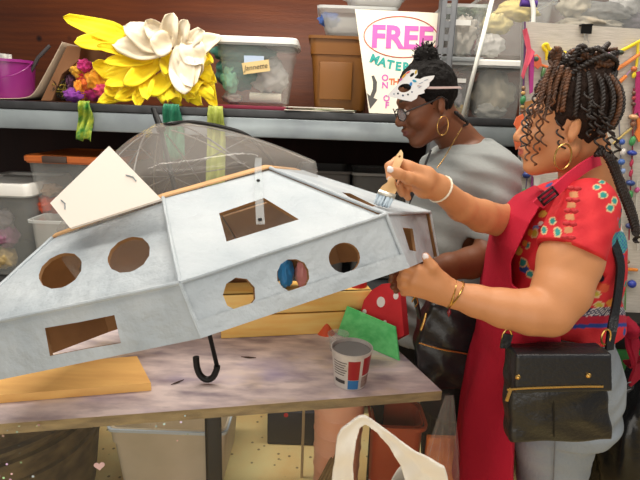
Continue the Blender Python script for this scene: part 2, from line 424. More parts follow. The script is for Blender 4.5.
def upright(x, y, z0, z1, slots, par):
    """perforated steel post: a channel with real keyhole slots along its front"""
    w = 0.062; o = B(); zz = [z0]
    o.box((x - w / 2 + 0.011, y, (z0 + z1) / 2), (0.022, 0.004, z1 - z0)); o.box((x + w / 2 - 0.011, y, (z0 + z1) / 2), (0.022, 0.004, z1 - z0))
    n = int((z1 - slots) / 0.05)
    for k in range(n): o.box((x, y, slots + 0.05 * k), (0.02, 0.004, 0.024))
    o.box((x, y, (z0 + slots) / 2 - 0.012), (0.02, 0.004, slots - z0))
    for s in (-1, 1): o.box((x + s * w / 2, y + 0.02, (z0 + z1) / 2), (0.004, 0.044, z1 - z0))
    return o.build('upright', M_post, par, smooth=False)
M_post = mat('grey_post', '#6f7174', 0.4, metal=0.3, col2='#7d7f82', nscale=10)
for px in (446,):
    q = P(px, 40, 2.17); upright(q[0], 2.17, 0.0, 2.2, 1.47, t)
upright(-1.95, 2.17, 0.0, 2.2, 1.47, t)
B().box((1.15, 2.5, P(480, 122, 2.3)[2] - 0.02), (1.35, 0.6, 0.03), bev=0.004).build('shelf_board', M_steel, t)

# ================================================================== TABLE
TZ = 0.76
c_fr = PZ(442, 391, TZ); c_fl = PZ(0, 424, TZ); d_f = unit((c_fr - c_fl) * [1, 1, 0]); d_s = np.array([-d_f[1], d_f[0], 0])
c_fl = c_fr - d_f * 1.75; c_br = c_fr + d_s * 0.62; c_bl = c_fl + d_s * 0.62
M_top = mat('paint_stained_top', (150, 134, 142), 0.5, col2=(222, 204, 200), nscale=5, stretch=(1.5, 4, 5), bump=0.12, bscale=40, ramp=(0.3, 0.62))
nt = M_top.node_tree; N = nt.nodes; L = nt.links; b_ = N['Principled BSDF']; src = b_.inputs['Base Color'].links[0].from_socket
def overlay(nt, src, col, scale, p0, p1, stretch=(1, 1, 1), fac=1.0, detail=4):
    N = nt.nodes; L = nt.links; tc = N.new('ShaderNodeTexCoord'); mp = N.new('ShaderNodeMapping'); mp.inputs['Scale'].default_value = stretch
    mp.inputs['Location'].default_value = (scale * 1.7, p0 * 9, 2.1); L.new(tc.outputs['Object'], mp.inputs[0])
    n_ = N.new('ShaderNodeTexNoise'); n_.inputs['Scale'].default_value = scale; n_.inputs['Detail'].default_value = detail; L.new(mp.outputs[0], n_.inputs['Vector'])
    mr = N.new('ShaderNodeMapRange'); mr.inputs['From Min'].default_value = p0; mr.inputs['From Max'].default_value = p1; mr.inputs['To Max'].default_value = fac; L.new(n_.outputs['Fac'], mr.inputs['Value'])
    mx = N.new('ShaderNodeMix'); mx.data_type = 'RGBA'; L.new(mr.outputs[0], mx.inputs['Factor']); L.new(src, mx.inputs['A']); mx.inputs['B'].default_value = V4(rgb(col))
    return mx.outputs['Result']
s_ = overlay(nt, src, (219, 196, 167), 4.0, 0.55, 0.68, (1, 2, 2), 0.7)
s_ = overlay(nt, s_, (113, 100, 114), 6.0, 0.58, 0.72, (1, 2.5, 4), 0.7)
s_ = overlay(nt, s_, (153, 143, 182), 3.0, 0.57, 0.72, (1, 2, 2), 0.6)
L.new(s_, b_.inputs['Base Color'])
M_edge = mat('worktop_edge', (121, 104, 74), 0.6, col2=(158, 138, 98), nscale=9, stretch=(1, 6, 6), bump=0.1, bscale=30)
M_blk = mat('black_steel', '#0c0b0b', 0.45, col2='#121110', nscale=9, spec=0.3)
ctr = (c_fr + c_bl) / 2
t = thing('work_table', 'long work table with a purple paint-stained top and black steel legs', 'table', (ctr[0], ctr[1], 0))
Rt = np.stack([d_f, d_s, [0, 0, 1.0]], 1)
o = B().prism([c_fl, c_fr, c_br - d_f * 0.1, c_bl], (0, 0, -0.027))
o = o.build('worktop', [M_top, M_edge], t, smooth=False)
for p in o.data.polygons:
    if abs(p.normal.z) < 0.5: p.material_index = 1
def table_pt(u, v, z): return c_fl + d_f * u + d_s * v + np.array([0, 0, z - TZ])
lx = PZ(213, 416, TZ); ul = float((lx - c_fl) @ d_f)
for (u, v) in ((ul, 0.075), (ul - 0.03, 0.57), (1.68, 0.3), (0.06, 0.08), (0.06, 0.47)):
    q = table_pt(u, v, (TZ - 0.027) / 2); B().box(q, (0.036, 0.036, TZ - 0.028), rot=Rt, bev=0.003).build('leg', M_blk, t)
for v in (0.3,):
    q = table_pt(0.86, v, TZ - 0.047); B().box(q, (1.56, 0.03, 0.036), rot=Rt, bev=0.003).build('rail', M_blk, t)

# clear plastic hanging from the table's front edge
M_sheet = mat('clear_plastic_sheet', '#cfc8ba', 0.18, alpha=0.03, bump=0.25, bscale=14)
nt = M_sheet.node_tree; N = nt.nodes; L = nt.links
vo = N.new('ShaderNodeTexVoronoi'); vo.inputs['Scale'].default_value = 55; tc = N.new('ShaderNodeTexCoord'); L.new(tc.outputs['Object'], vo.inputs['Vector'])
lt = N.new('ShaderNodeMath'); lt.operation = 'LESS_THAN'; lt.inputs[1].default_value = 0.17; L.new(vo.outputs['Distance'], lt.inputs[0])
nz = N.new('ShaderNodeTexNoise'); nz.inputs['Scale'].default_value = 3.2; L.new(tc.outputs['Object'], nz.inputs['Vector'])
gt = N.new('ShaderNodeMath'); gt.operation = 'GREATER_THAN'; gt.inputs[1].default_value = 0.53; L.new(nz.outputs['Fac'], gt.inputs[0])
mu = N.new('ShaderNodeMath'); mu.operation = 'MULTIPLY'; L.new(lt.outputs[0], mu.inputs[0]); L.new(gt.outputs[0], mu.inputs[1])
fl = N.new('ShaderNodeBsdfPrincipled'); L.new(vo.outputs['Color'], fl.inputs['Base Color'])
hs = N.new('ShaderNodeHueSaturation'); hs.inputs['Saturation'].default_value = 0.25; L.new(vo.outputs['Color'], hs.inputs['Color'])
gm = N.new('ShaderNodeGamma'); gm.inputs['Gamma'].default_value = 2.2; L.new(hs.outputs[0], gm.inputs[0]); L.new(gm.outputs[0], fl.inputs['Base Color'])
out = N['Material Output']; prev = out.inputs['Surface'].links[0].from_socket
mx_ = N.new('ShaderNodeMixShader'); L.new(mu.outputs[0], mx_.inputs[0]); L.new(prev, mx_.inputs[1]); L.new(fl.outputs[0], mx_.inputs[2]); L.new(mx_.outputs[0], out.inputs['Surface'])
def sheetfn(u, v):
    a = u * 1.77; drop = v * 0.66
    q = table_pt(a, -0.006 - 0.006 * v - 0.012 * v * math.sin(a * 19 + 2 * v) * min(1, 2 * v), TZ - 0.004 - drop); return q
tag(B().sheet(sheetfn, 90, 16).build('plastic_sheet', M_sheet, None, ang=0), 'clear plastic sheet flecked with paint hanging along the front edge of the work table', 'plastic sheet')
M_gloss = mat('clear_plastic_fold', '#e8e2d8', 0.08, alpha=0.16, bump=0.9, bscale=16)
def cornerfn(u, v):
    q = table_pt(1.75, 0.0, TZ - 0.002); fan = (u - 0.5) * 2
    base = q + d_f * (0.012) + d_s * 0.0
    w = 0.02 + 0.16 * v
    return base - d_f * (w * (0.5 - u) * 1.2) * 1.0 - d_s * (0.02 + 0.03 * math.sin(u * 24) * v) + np.array([0, 0, -0.42 * v])
tag(B().sheet(cornerfn, 40, 14).build('plastic_cover_fold', M_gloss, None, ang=0), 'shiny gathered folds of clear plastic hanging at the near right table corner', 'plastic cover')
hp = PP(101, 461, table_pt(0.3, -0.02, 0.5), d_s)
hx = d_f; hy = np.array([0, 0, 1.0]); heart = []
for k in range(28):
    a = 2 * math.pi * k / 28; heart.append(hp + (hx * 16 * math.sin(a) ** 3 + hy * (13 * math.cos(a) - 5 * math.cos(2 * a) - 2 * math.cos(3 * a) - math.cos(4 * a))) * 0.00075 - d_s * 0.016)
tag(B().prism(heart, -d_s * 0.0015).build('heart_sticker', mat('pale_pink', '#d9b6b8', 0.6), None, smooth=False), 'small pale pink heart stuck on the clear plastic sheet', 'sticker')

# cardboard sheet lying on the table, left
M_card = mat('cardboard', (222, 166, 95), 0.75, col2=(240, 190, 112), nscale=5, stretch=(1, 6, 6), bump=0.08, bscale=60)
z1 = TZ + 0.022; a0 = PZ(151, 383, z1); a1 = PZ(137, 356, z1); a2 = PZ(-60, 372, z1); a3 = PZ(-60, 400, z1)
tag(B().prism([a3, a0, a1, a2], (0, 0, -0.0215)).build('cardboard_slab', M_card, None, smooth=False), 'flat orange-brown cardboard slab lying on the table under the spaceship', 'cardboard')

# ================================================================== SPACESHIP
SH_c = np.array([-0.262, 1.128, 1.09]); SH_R = rotv((-0.346, -0.232, 0.649), np.linalg.norm((-0.346, -0.232, 0.649)))
SH_n = SH_R[:, 2]; SH_ro, SH_ri, SH_h, SH_w = 0.524, 0.311, 0.147, 0.09
def ring(r, z): return [SH_R @ np.array([r * math.cos(-2.054 + k * math.pi / 4), r * math.sin(-2.054 + k * math.pi / 4), z]) + SH_c for k in range(8)]
SO, SI, SW = ring(SH_ro, 0), ring(SH_ri, SH_h), ring(SH_ro, -SH_w)
def snap(lst, d):
    for k, (px, py) in d.items(): lst[k] = P(px, py, lst[k][1])
snap(SO, {0: (180, 283), 1: (386, 214), 2: (430, 212), 7: (-50, 331.6)})
snap(SI, {0: (163, 198), 1: (270, 168), 7: (52, 238), 2: (301, 171)})
snap(SW, {0: (202, 338), 1: (408, 268), 2: (438, 256), 7: (-35, 387)})
M_ship = mat('pale_blue_paint', (160, 168, 174), 0.5, col2=(175, 181, 185), nscale=9, bump=0.9, bscale=17, spec=0.35)
for n_ in M_ship.node_tree.nodes:
    if n_.type == 'BUMP': n_.inputs['Distance'].default_value = 0.013
M_ship_in = mat('raw_cardboard', '#7b5633', 0.8, col2='#8e663e', nscale=8)
def plate(name, quad, holes_px, par, m, th=0.006, flip=None):
    q = [np.asarray(p) for p in quad]; nrm = unit(np.cross(q[2] - q[0], q[3] - q[1])); mid = sum(q) / len(q)
    if np.dot(nrm, mid - (SH_c - SH_n * 0.05)) < 0: q = [q[1], q[0], q[3], q[2]]; nrm = -nrm
    hs = []
    for h in holes_px: hs.append([PP(x, y, mid, nrm) for x, y in h])
    # corners lie a little off one plane: bend the plate to meet them
    o = plate_with_holes(name, q, hs, nrm, th, m, par)
    o0 = q[0]; ex = unit(q[1] - q[0]); ex = unit(ex - nrm * (ex @ nrm)); ey = np.cross(nrm, ex); org = np.array(ORIG[o.name])
    A = []; e = []
    for p in q:
        d = p - o0; x, y = d @ ex, d @ ey; A.append([1, x, y, x * y]); e.append(d @ nrm)
    co = np.linalg.lstsq(np.array(A), np.array(e), rcond=None)[0]
    for v in o.data.vertices:
        d = np.array(v.co) + org - o0; x, y = d @ ex, d @ ey
        v.co += Vector([float(c) for c in nrm * (co @ [1, x, y, x * y])])
    return o
def oval(cx, cy, rx, ry, ang, n=26, jag=0.0):
    out = []; c, s = math.cos(ang), math.sin(ang)
    for k in range(n):
        a = 2 * math.pi * k / n; j = 1 + jag * math.sin(k * 2.7); x, y = rx * j * math.cos(a), ry * j * math.sin(a); out.append((cx + x * c - y * s, cy + x * s + y * c))
    return out
ship = thing('cardboard_spaceship', 'pale blue painted cardboard flying saucer with cut-out portholes tilted over the table', 'cardboard model', SH_c - SH_n * 0.1)
HOLES_U = {7: [oval(59, 269, 23, 15.5, math.radians(-32), jag=0.02), oval(126.5, 251.5, 22.5, 15, math.radians(-30), jag=0.02)],
           0: [[(219, 212), (264, 196.5), (299, 217.5), (226.5, 241)]],
           1: [[(342, 192.5), (350, 193.5), (376, 206), (371, 206.5), (352, 199)]]}
HOLES_W = {7: [[(45, 328), (80, 322), (114.5, 315), (121, 343), (85, 349), (50, 356)]],
           0: [oval(239.5, 294, 16.5, 17, 0.3, 9), oval(293.5, 275, 16.5, 16.5, 0.2, 12, 0.02), oval(345, 257.5, 15.8, 15.2, 0, 20)],
           1: [[(404.5, 227), (415, 228), (417.5, 251), (410, 250)]]}
for k in range(8):
    j = (k + 1) % 8
    plate('upper_panel', [SO[k], SO[j], SI[j], SI[k]], HOLES_U.get(k, []), ship, [M_ship, M_ship_in])
    plate('rim_panel', [SW[k], SW[j], SO[j], SO[k]], HOLES_W.get(k, []), ship, [M_ship, M_ship_in])
for k in (7, 0, 1, 2):
    j = (k + 1) % 8; run = lambda a, b_: [np.asarray(a) * (1 - f) + np.asarray(b_) * f for f in np.linspace(0, 1, 9)]
    for a, b_ in ((SO[k], SW[k]), (SI[k], SO[k]), (SO[k], SO[j])):
        B().tube([q + 0.0004 * np.array([math.sin(31 * i), math.cos(17 * i), math.sin(23 * i + 1)]) for i, q in enumerate(run(a, b_))], 0.0034, 8).build('crease_tape', M_ship, ship)
# folded paper flange along the lower edge of the right rim, and the raw cardboard lip round the dome
def lerp(a, b, f): return np.asarray(a) * (1 - f) + np.asarray(b) * f
nw = unit(np.cross(SW[1] - SW[0], SO[0] - SW[0])); nw = nw if nw @ (SW[0] - SH_c) > 0 else -nw
for (k, j) in ((0, 1),):
    B().prism([SW[k] + nw * .001, SW[j] + nw * .001, lerp(SW[j], SO[j], .26) + nw * .001, lerp(SW[k], SO[k], .3) + nw * .001], nw * 0.002).build('paper_flange', M_ship, ship, smooth=False)
for k in (6, 7, 0, 1):
    j = (k + 1) % 8
    B().prism([SI[k], SI[j], lerp(SI[j], SO[j], -0.045), lerp(SI[k], SO[k], -0.045)], SH_n * 0.003).build('raw_edge', mat('cut_cardboard', '#b58a5c', 0.8, col2='#c79c6c', nscale=20), ship, smooth=False)
mid0 = (SO[0] + SO[1] + SI[0] + SI[1]) / 4; n0 = unit(np.cross(SO[1] - SI[0], SI[1] - SO[0])); n0 = n0 if n0[2] > 0 else -n0
M_clear = mat('clear_strip', '#cfd6d8', 0.15, alpha=0.14)
pts = [PP(x, y, mid0 + n0 * 0.006, n0) for x, y in ((258.5, 158), (258, 166), (258.5, 181), (259.5, 205), (260.5, 224))]
sd = unit(np.cross(unit(pts[3] - pts[1]), n0))
B().ribbon(pts, sd, 0.014, 0.002).build('clear_strip', M_clear, ship)
for px, py in ((258.3, 181), (260, 220)):
    B().lathe([(0.0035, 0), (0.0035, 0.002), (0.002, 0.0035)], 12, PP(px, py, mid0 + n0 * 0.007, n0), n0).build('paper_fastener', M_blk, ship)

# ================================================================== UMBRELLA (its clear dome is the cockpit)
U_c = SH_c + SH_n * (SH_h - 0.012); U_ap = P(160, 127, 1.27); U_ax = unit(U_ap - U_c); U_h = np.linalg.norm(U_ap - U_c); U_r = 0.308
U_a = unit(np.cross(U_ax, [0.2, 1, 0.1])); U_b = np.cross(U_ax, U_a)
_ring = [((p - U_c) @ U_a, (p - U_c) @ U_b) for p in SI]
def ring_r(a):
    best_ = U_r
    for i in range(8):
        (x0, y0), (x1, y1) = _ring[i], _ring[(i + 1) % 8]; c_, s_ = math.cos(a), math.sin(a); ex, ey = x1 - x0, y1 - y0; den = c_ * ey - s_ * ex
        if abs(den) > 1e-9:
            t_ = (x0 * ey - y0 * ex) / den; u_ = (x0 * s_ - y0 * c_) / den
            if t_ > 0 and -1e-6 <= u_ <= 1 + 1e-6: best_ = min(best_, t_ * 0.965)
    k_ = (U_a * math.cos(a) + U_b * math.sin(a))[1]; k_ = min(1.0, max(0.0, (k_ + 0.45) / 0.5)); return best_ * (1 - k_) + U_r * 1.04 * k_
def dome(a, t, grow=0.0):
    """t 0 at apex .. 1 at rim"""
    th = t * math.pi / 2; r = (ring_r(a) + grow) * t; z = U_h * (1 - t ** 1.5) + grow
    return U_c + U_ax * z + (U_a * math.cos(a) + U_b * math.sin(a)) * r
umb = thing('clear_umbrella', 'clear plastic dome umbrella with black shaft standing through the spaceship', 'umbrella', PZ(209, 378, TZ))
M_can = mat('clear_canopy', '#c2bcb6', 0.12, alpha=0.20, bump=0.2, bscale=18)
o = B(); NA, NT = 64, 18
vs = [dome(0, 0)] + [dome(2 * math.pi * i / NA, (j + 1) / NT) for j in range(NT) for i in range(NA)]
vs += [dome(2 * math.pi * i / NA, 1.0 - 0.02 * (j + 1)) * [1, 1, 1] - U_ax * (0.02 * (j + 1) + (dome(2 * math.pi * i / NA, 1.0 - 0.02 * (j + 1)) - dome(2 * math.pi * i / NA, 1.0)) @ U_ax) for j in range(4) for i in range(NA)]; NT += 4
fs = [(0, 1 + i, 1 + (i + 1) % NA) for i in range(NA)] + [(1 + j * NA + i, 1 + j * NA + (i + 1) % NA, 1 + (j + 1) * NA + (i + 1) % NA, 1 + (j + 1) * NA + i) for j in range(NT - 1) for i in range(NA)]
o.raw(vs, fs); o.build('canopy', M_can, umb, ang=0)
M_rib = mat('grey_rib', '#77736f', 0.35, metal=0.5)
for k in range(8):
    a = 2 * math.pi * (k + 0.35) / 8
    B().tube([dome(a, t / 12, -0.004) for t in range(1, 13)], 0.0018, 6).build('rib', M_rib, umb)
shaft_lo = P(217, 366, PZ(207, 384.5, TZ)[1]); shaft_top = U_ap
ru = U_ap + (shaft_lo - U_ap) * 0.20
for k in range(8):
    a = 2 * math.pi * (k + 0.35) / 8
    B().tube([ru, dome(a, 0.62, -0.006)], 0.0014, 5).build('stretcher', M_rib, umb)
# black binding that runs over the dome to the right
best = []
for (px, py) in ((170, 126), (195, 121.5), (222, 123), (245, 135), (262, 151), (274, 166)):
    bb = None
    for a_ in np.linspace(0, 2 * math.pi, 73):
        for t_ in np.linspace(0.03, 1, 34):
            q3 = dome(a_, t_); q = q3 - EYE; w_ = q @ FWD
            e_ = math.hypot(320 + F_PX * (q @ RGT) / w_ - px, 240 - F_PX * (q @ UPV) / w_ - py) + (0 if q3[1] > 1.05 else 12)
            if bb is None or e_ < bb[0]: bb = (e_, a_, t_)
    best.append(dome(bb[1], bb[2], 0.003))
def smooth_path(pts, n=8):
    pts = [np.asarray(p, float) for p in pts]; out = []
    for i in range(len(pts) - 1):
        p0, p1, p2, p3 = pts[max(i - 1, 0)], pts[i], pts[i + 1], pts[min(i + 2, len(pts) - 1)]
        for k in range(n):
            t_ = k / n; out.append(0.5 * ((2 * p1) + (-p0 + p2) * t_ + (2 * p0 - 5 * p1 + 4 * p2 - p3) * t_ ** 2 + (-p0 + 3 * p1 - 3 * p2 + p3) * t_ ** 3))
    return out + [pts[-1]]
B().tube(smooth_path([U_ap] + best), 0.005, 8).build('black_binding', M_blk, umb)
B().tube([U_ap - U_ax * 0.01, U_ap + U_ax * 0.015, U_ap + U_ax * 0.055], [0.011, 0.008, 0.007], 12).build('tip', M_blk, umb)
B().tube([U_ap, shaft_lo], 0.0058, 10).build('shaft', M_blk, umb)
hk = [shaft_lo] + [PP(x, y, shaft_lo, (0, 1, 0)) for x, y in ((216.5, 370), (213, 377), (207, 379.5), (200.5, 375.5), (197, 367), (196, 357))]
B().tube(smooth_path(hk, 6), 0.0085, 12).build('hook_handle', M_blk, umb)

# white card leaning on the dome
q = dome(0, 0); cn = None
def ray_dome(px, py):
    d = ray(px, py); 
    for s_ in np.linspace(0.5, 2.0, 1500):
        p = EYE + d * s_; w = p - U_c; z = w @ U_ax; r = np.linalg.norm(w - U_ax * z)
        if z > 0 and z < U_h * (1 - (r / U_r) ** 1.5): return p
hit = ray_dome(108, 188); w = hit - U_c; cn = unit(w - U_ax * (w @ U_ax)) * 2 * U_h / U_r + U_ax; cn = unit(unit(cn) + np.array([0, -0.1, 0]))
mc = hit + cn * 0.022
card = [PP(x, y, mc, cn) for x, y in ((109, 146), (161, 199), (70, 228), (50, 203))]
M_paper = mat('white_card', (225, 214, 203), 0.7, bump=0.03, bscale=30)
tc_ = thing('white_card', 'blank white four-sided card leaning on the clear dome', 'card', card[2])
B().prism(card, -cn * 0.004).build('card', M_paper, tc_, smooth=False)
for (x, y, x2, y2) in ((61, 200, 65, 209), (126, 175, 136, 181)):
    B().tube([PP(x, y, mc + cn * 0.001, cn), PP((x + x2) / 2 + 2, (y + y2) / 2 - 1, mc + cn * 0.001, cn), PP(x2, y2, mc + cn * 0.001, cn)], 0.0011, 5).build('staple', mat('staple_grey', '#8b949a', 0.35, metal=0.6), tc_)

# ================================================================== BINS
M_tote = mat('clear_bin_plastic', '#d6d9d6', 0.25, alpha=0.13)
M_tote_rim = mat('clear_bin_rim', '#dfe2e0', 0.35, alpha=0.55)
M_wlid = mat('white_lid', '#e2e0da', 0.4)
M_frost = mat('frosted_bin_plastic', '#c9c9c4', 0.45, alpha=0.4)
def tote(name, label, pl, pr, pt, zb, Y, depth, taper=0.88, wall=None, rim=None, lid=None, ribs=True, R=None, group=None, lidh=0.022, ins=0.004):
    """open-top tapered tub built from its front outline; lid: material or None. Returns (thing, centre, w, d, h)"""
    a, b_ = P(pl, pt, Y), P(pr, pt, Y); w = b_[0] - a[0]; zt = (a[2] + b_[2]) / 2; h = zt - zb
    cx = (a[0] + b_[0]) / 2; cy = Y + depth / 2
    t = thing(name, label, 'storage bin', (cx, cy, zb), group)
    hb = h - (lidh if lid else 0)
    def rr(f, z, g): k = taper + (1 - taper) * f; return rrect(cx, cy, zb + z, w / 2 * k - 0.008 + g, depth / 2 * k - 0.008 + g, 0.03)
    L_ = [rr(0, 0.0, -0.012), rr(0, 0.012, 0)] + [rr(f, 0.012 + (hb - 0.012) * f, 0) for f in (0.25, 0.5, 0.72)]
    if ribs: L_ += [rr(0.76, hb * 0.76, 0.0), rr(0.76, hb * 0.765, 0.005)]
    L_ += [rr(1, hb, 0.004 if ribs else 0)]
    inner = [rr(1, hb, -ins), rr(0.5, hb * 0.5, -ins), rr(0, 0.012, -ins)]
    o = B().rings(L_ + inner, cap0=True, cap1=True); o.build('body', wall or M_tote, t)
    o = B().rings([rr(1, hb - 0.012, 0.0055), rr(1, hb - 0.012, 0.011), rr(1, hb, 0.012), rr(1, hb, 0.005)], False, False); o.build('rim', rim or M_tote_rim, t)
    if lid:
        o = B().rings([rr(1, hb - 0.004, 0.013), rr(1, hb - 0.004, 0.017), rr(1, hb + lidh * 0.7, 0.017), rr(1, hb + lidh, 0.010), rr(1, hb + lidh * 0.96, -0.012), rr(1, hb + lidh * 0.7, -0.018)], False, True)
        o.build('lid', lid, t)
    return t, np.array([cx, cy, zb]), w, depth, hb
def crumple(c, r, seed, amt=0.35, freq=2.2, sub=4):
    bm = bmesh.new(); bmesh.ops.create_icosphere(bm, subdivisions=sub, radius=1.0); o = Vector((seed * 7.3, seed * 3.1, seed * 1.7))
    for v in bm.verts:
        d = v.co.normalized(); k = 1 + amt * noise.noise(d * freq + o) + amt * 0.6 * abs(noise.noise(d * freq * 2.3 + o)) + amt * 0.25 * noise.noise(d * freq * 5 + o)
        v.co = Vector((d.x * r[0] * k + c[0], d.y * r[1] * k + c[1], d.z * r[2] * k + c[2]))
    bm.verts.index_update(); vs = [v.co.copy() for v in bm.verts]; fs = [[v.index for v in f.verts] for f in bm.faces]; bm.free()
    return B().raw(vs, fs)
def cloth(col, name=None, rough=0.85): return mat(name or 'cloth_' + col.strip('#'), col, rough, bump=0.25, bscale=50, sheen=0.15)
def bundle(name, label, cat, c, r, seed, m, group=None, **k):
    return tag(crumple(c, r, seed, **k).build(name, m, None, ang=0), label, cat, group)

# --- white-lidded bin with a name label on the shelf
book = B().box((P(252, 107, 2.36)[0], 2.38, SZ + 0.008), (0.33, 0.24, 0.016), bev=0.002)
tag(book.build('maroon_folder', mat('maroon_cover', '#7d1a35', 0.5), None), 'flat maroon folder under the white-lidded bin on the shelf', 'folder')
t, c, w, d, h = tote('clear_bin', 'clear bin with white lid and tan name label beside the yellow petals', 214, 296, 36.5, SZ + 0.0175, 2.25, 0.28, taper=0.82, lid=M_wlid)
fy = 2.25
def lab(px, py, wpx, hpx, m, name, par, Y, rot=0.0, th=0.0012):
    q = P(px, py, Y); k = PX(Y, px, py); return B().box(q, (wpx * k, th, hpx * k), rot=rotv((0, 1, 0), rot)).build(name, m, par, smooth=False)
M_tan = mat('tan_paper', '#d9bd85', 0.8)
lab(256, 67, 27, 11, M_tan, 'name_label', t, fy + 0.005, rot=-0.16)
q = P(255.5, 67, fy + 0.0035); k = PX(fy, 255, 67); xr = rotv((0, 1, 0), -0.16)
text_mesh('Jannette', 7.2 * k, (xr @ [1, 0, 0], xr @ [0, 0, 1], (0, -1, 0), q), mat('ink', '#2c2a28', 0.6), 'lettering', t, shear=0.25, offset=-0.0002)
lab(254, 60, 20, 8, mat('pale_blue_paper', '#aebfd6', 0.8), 'paper_slip', t, fy + 0.009)
bx = lambda px, py, Y: P(px, py, Y)
bundle('teal_cloth', 'dark teal cloth in the top of the white-lidded bin', 'cloth', bx(243, 55, 2.38), (0.13, 0.08, 0.045), 3, cloth('#2f6a5d'))
bundle('teal_cloth', 'teal cloth in the left half of the white-lidded bin', 'cloth', bx(240, 72, 2.40), (0.10, 0.08, 0.075), 4, cloth('#3d7868'))
bundle('mint_cloth', 'mint green cloth at the left side of the white-lidded bin', 'cloth', bx(230, 80, 2.325), (0.036, 0.03, 0.05), 5, cloth('#7fc09c'))
bundle('white_cloth', 'crumpled off-white cloth at the right side of the white-lidded bin', 'cloth', bx(270, 76, 2.36), (0.07, 0.055, 0.07), 6, cloth('#b9b1ab'), amt=0.5)
tag(B().tube([bx(250, 96.5, 2.35), bx(281, 98, 2.35)], 0.019, 14).build('paper_roll', mat('cream_roll', '#d8d0bd', 0.7), None), 'cream paper roll lying in the bottom of the white-lidded bin', 'paper roll')
bundle('pale_pink_cloth', 'pale pinkish cloth at the bottom left of the white-lidded bin', 'cloth', bx(232, 98, 2.37), (0.045, 0.05, 0.022), 8, cloth('#b59f94'))

# --- purple bucket, stick, card, bent cardboard
t = thing('purple_bucket', 'translucent purple plastic bucket at the left end of the shelf', 'bucket', (P(12, 97, 2.42)[0], 2.42, SZ + 0.004))
bc = np.array([P(12, 97, 2.42)[0], 2.42, SZ + 0.004]); kb = PX(2.42, 12, 80); bh = 37.5 * kb
prof = [(0.0, 0), (19.5 * kb, 0), (20 * kb, 0.006), (24 * kb, bh - 0.012), (26 * kb, bh - 0.012), (26 * kb, bh), (23.6 * kb, bh), (19.4 * kb, 0.008), (0.0, 0.008)]
M_pur = mat('purple_plastic', (148, 38, 128), 0.3, alpha=0.86, coat=0.2)
B().lathe(prof, 40, bc, caps=False).build('body', M_pur, t)
B().tube([bc + np.array([25 * kb * math.cos(a) * 1.04, -0.02 - 0.10 * math.sin(b_), bh - 0.01 - 0.075 * math.sin(b_)]) for a, b_ in [(math.pi * (1 - i / 20), math.pi * i / 20) for i in range(21)]], 0.0025, 6).build('handle', M_pur, t)
tag(B().tube([bc + np.array([0.03, 0, 0.02]), P(38, 58, 2.42), P(50, 45.5, 2.44)], 0.008, 10).build('dark_stick', mat('charcoal_rod', '#3a3638', 0.5), None), 'dark grey stick poking out of the purple bucket', 'stick')
tag(B().box(P(2, 57, 2.42) + np.array([0.0, 0, -0.03]), (0.085, 0.004, 0.09), rot=rotv((0, 1, 0), 0.06)).build('printed_card', mat('printed_card', '#cfc9c0', 0.7, col2='#8e8a88', nscale=45), None), 'pale printed card standing in the purple bucket', 'card')
M_kraft = mat('kraft_board', '#7a5030', 0.8, col2='#8d6240', nscale=6)
pr = smooth_path([P(x, y, 2.3) for x, y in ((-30, 98.8), (10, 98.8), (28, 98), (37, 94), (47, 78), (66, 43))], 6)
o = B()
pr = [np.array([p[0], 0, max(p[2], SZ + 0.0025)]) for p in pr]
def bent(u, v): i = min(int(u * (len(pr) - 1)), len(pr) - 1); p = pr[i]; return p + np.array([0, 2.27 + 0.30 * v, 0])
tag(B().sheet(bent, len(pr) - 1, 4).build('bent_cardboard', mat('pale_board', '#b9a58e', 0.75), None, ang=0, solid=0.004), 'bent cardboard sheet curving up beside the purple bucket', 'cardboard')
pts = [P(x, y, 2.275) for x, y in ((41, 100.5), (67, 46), (81, 46.5), (79, 60), (62, 74), (52, 100.5))]
pts = [np.array([p[0], p[1], max(p[2], SZ + 0.001)]) for p in pts]
tag(B().prism(pts, (0, 0.26, 0)).build('cardboard_slab', M_kraft, None, smooth=False), 'brown cardboard panel leaning between bent sheet and pink scarf', 'cardboard')

# --- tinsel tuft and bright scarf
rt = random.Random(4); o = B(); ctr_ = P(62, 90, 2.3) + np.array([0, 0.0, 0])
for k in range(150):
    d = unit([rt.gauss(0, 1), rt.gauss(0, 0.6), rt.gauss(0.3, 0.8)]); ln = rt.uniform(0.02, 0.048); p0 = ctr_ + np.array([rt.gauss(0, 0.015), rt.gauss(0, 0.012), rt.gauss(0, 0.016)])
    p1 = p0 + d * ln; p1[2] = max(p1[2], SZ + 0.003); o.tube([p0, (p0 + p1) / 2 + np.array([0, 0, 0.003]), p1], [0.003, 0.0022, 0.001], 5, mi=k % 3 == 0)
tag(o.build('tinsel_tuft', [mat('dark_tuft', '#2a2118', 0.7), mat('olive_tuft', '#8f7b26', 0.6)], None), 'dark and olive spiky tuft against the brown cardboard panel', 'tinsel')
t = thing('bright_scarf', 'crumpled pink orange and purple net scarf left of the yellow petals', 'scarf', (P(86, 100, 2.3)[0], 2.3, SZ))
for i, (x, y, rx, rz, col) in enumerate(((85, 66, 6, 5.5, '#c22a78'), (79, 71, 7, 6, '#d9a02c'), (85, 77, 6, 6, '#d32b45'), (97, 80, 9, 10, '#e59a1e'), (82, 90, 5, 12, '#e08a20'), (94, 92, 12, 8, '#c8307c'), (75, 95, 9, 6, '#7d2f8f'), (90, 84, 8, 7, '#d8641f'), (73, 84, 5, 8, '#4b1f3c'), (104, 90, 8, 7, '#d6436a'))):
    k = PX(2.3, x, y); q = P(x, y, 2.29 + 0.015 * (i % 3)); q[2] = max(q[2], SZ + rz * k * 1.2)
    crumple(q, (rx * k, 0.04, rz * k), 20 + i, amt=0.45, freq=2.6).build('fold', cloth(col), t, ang=0)

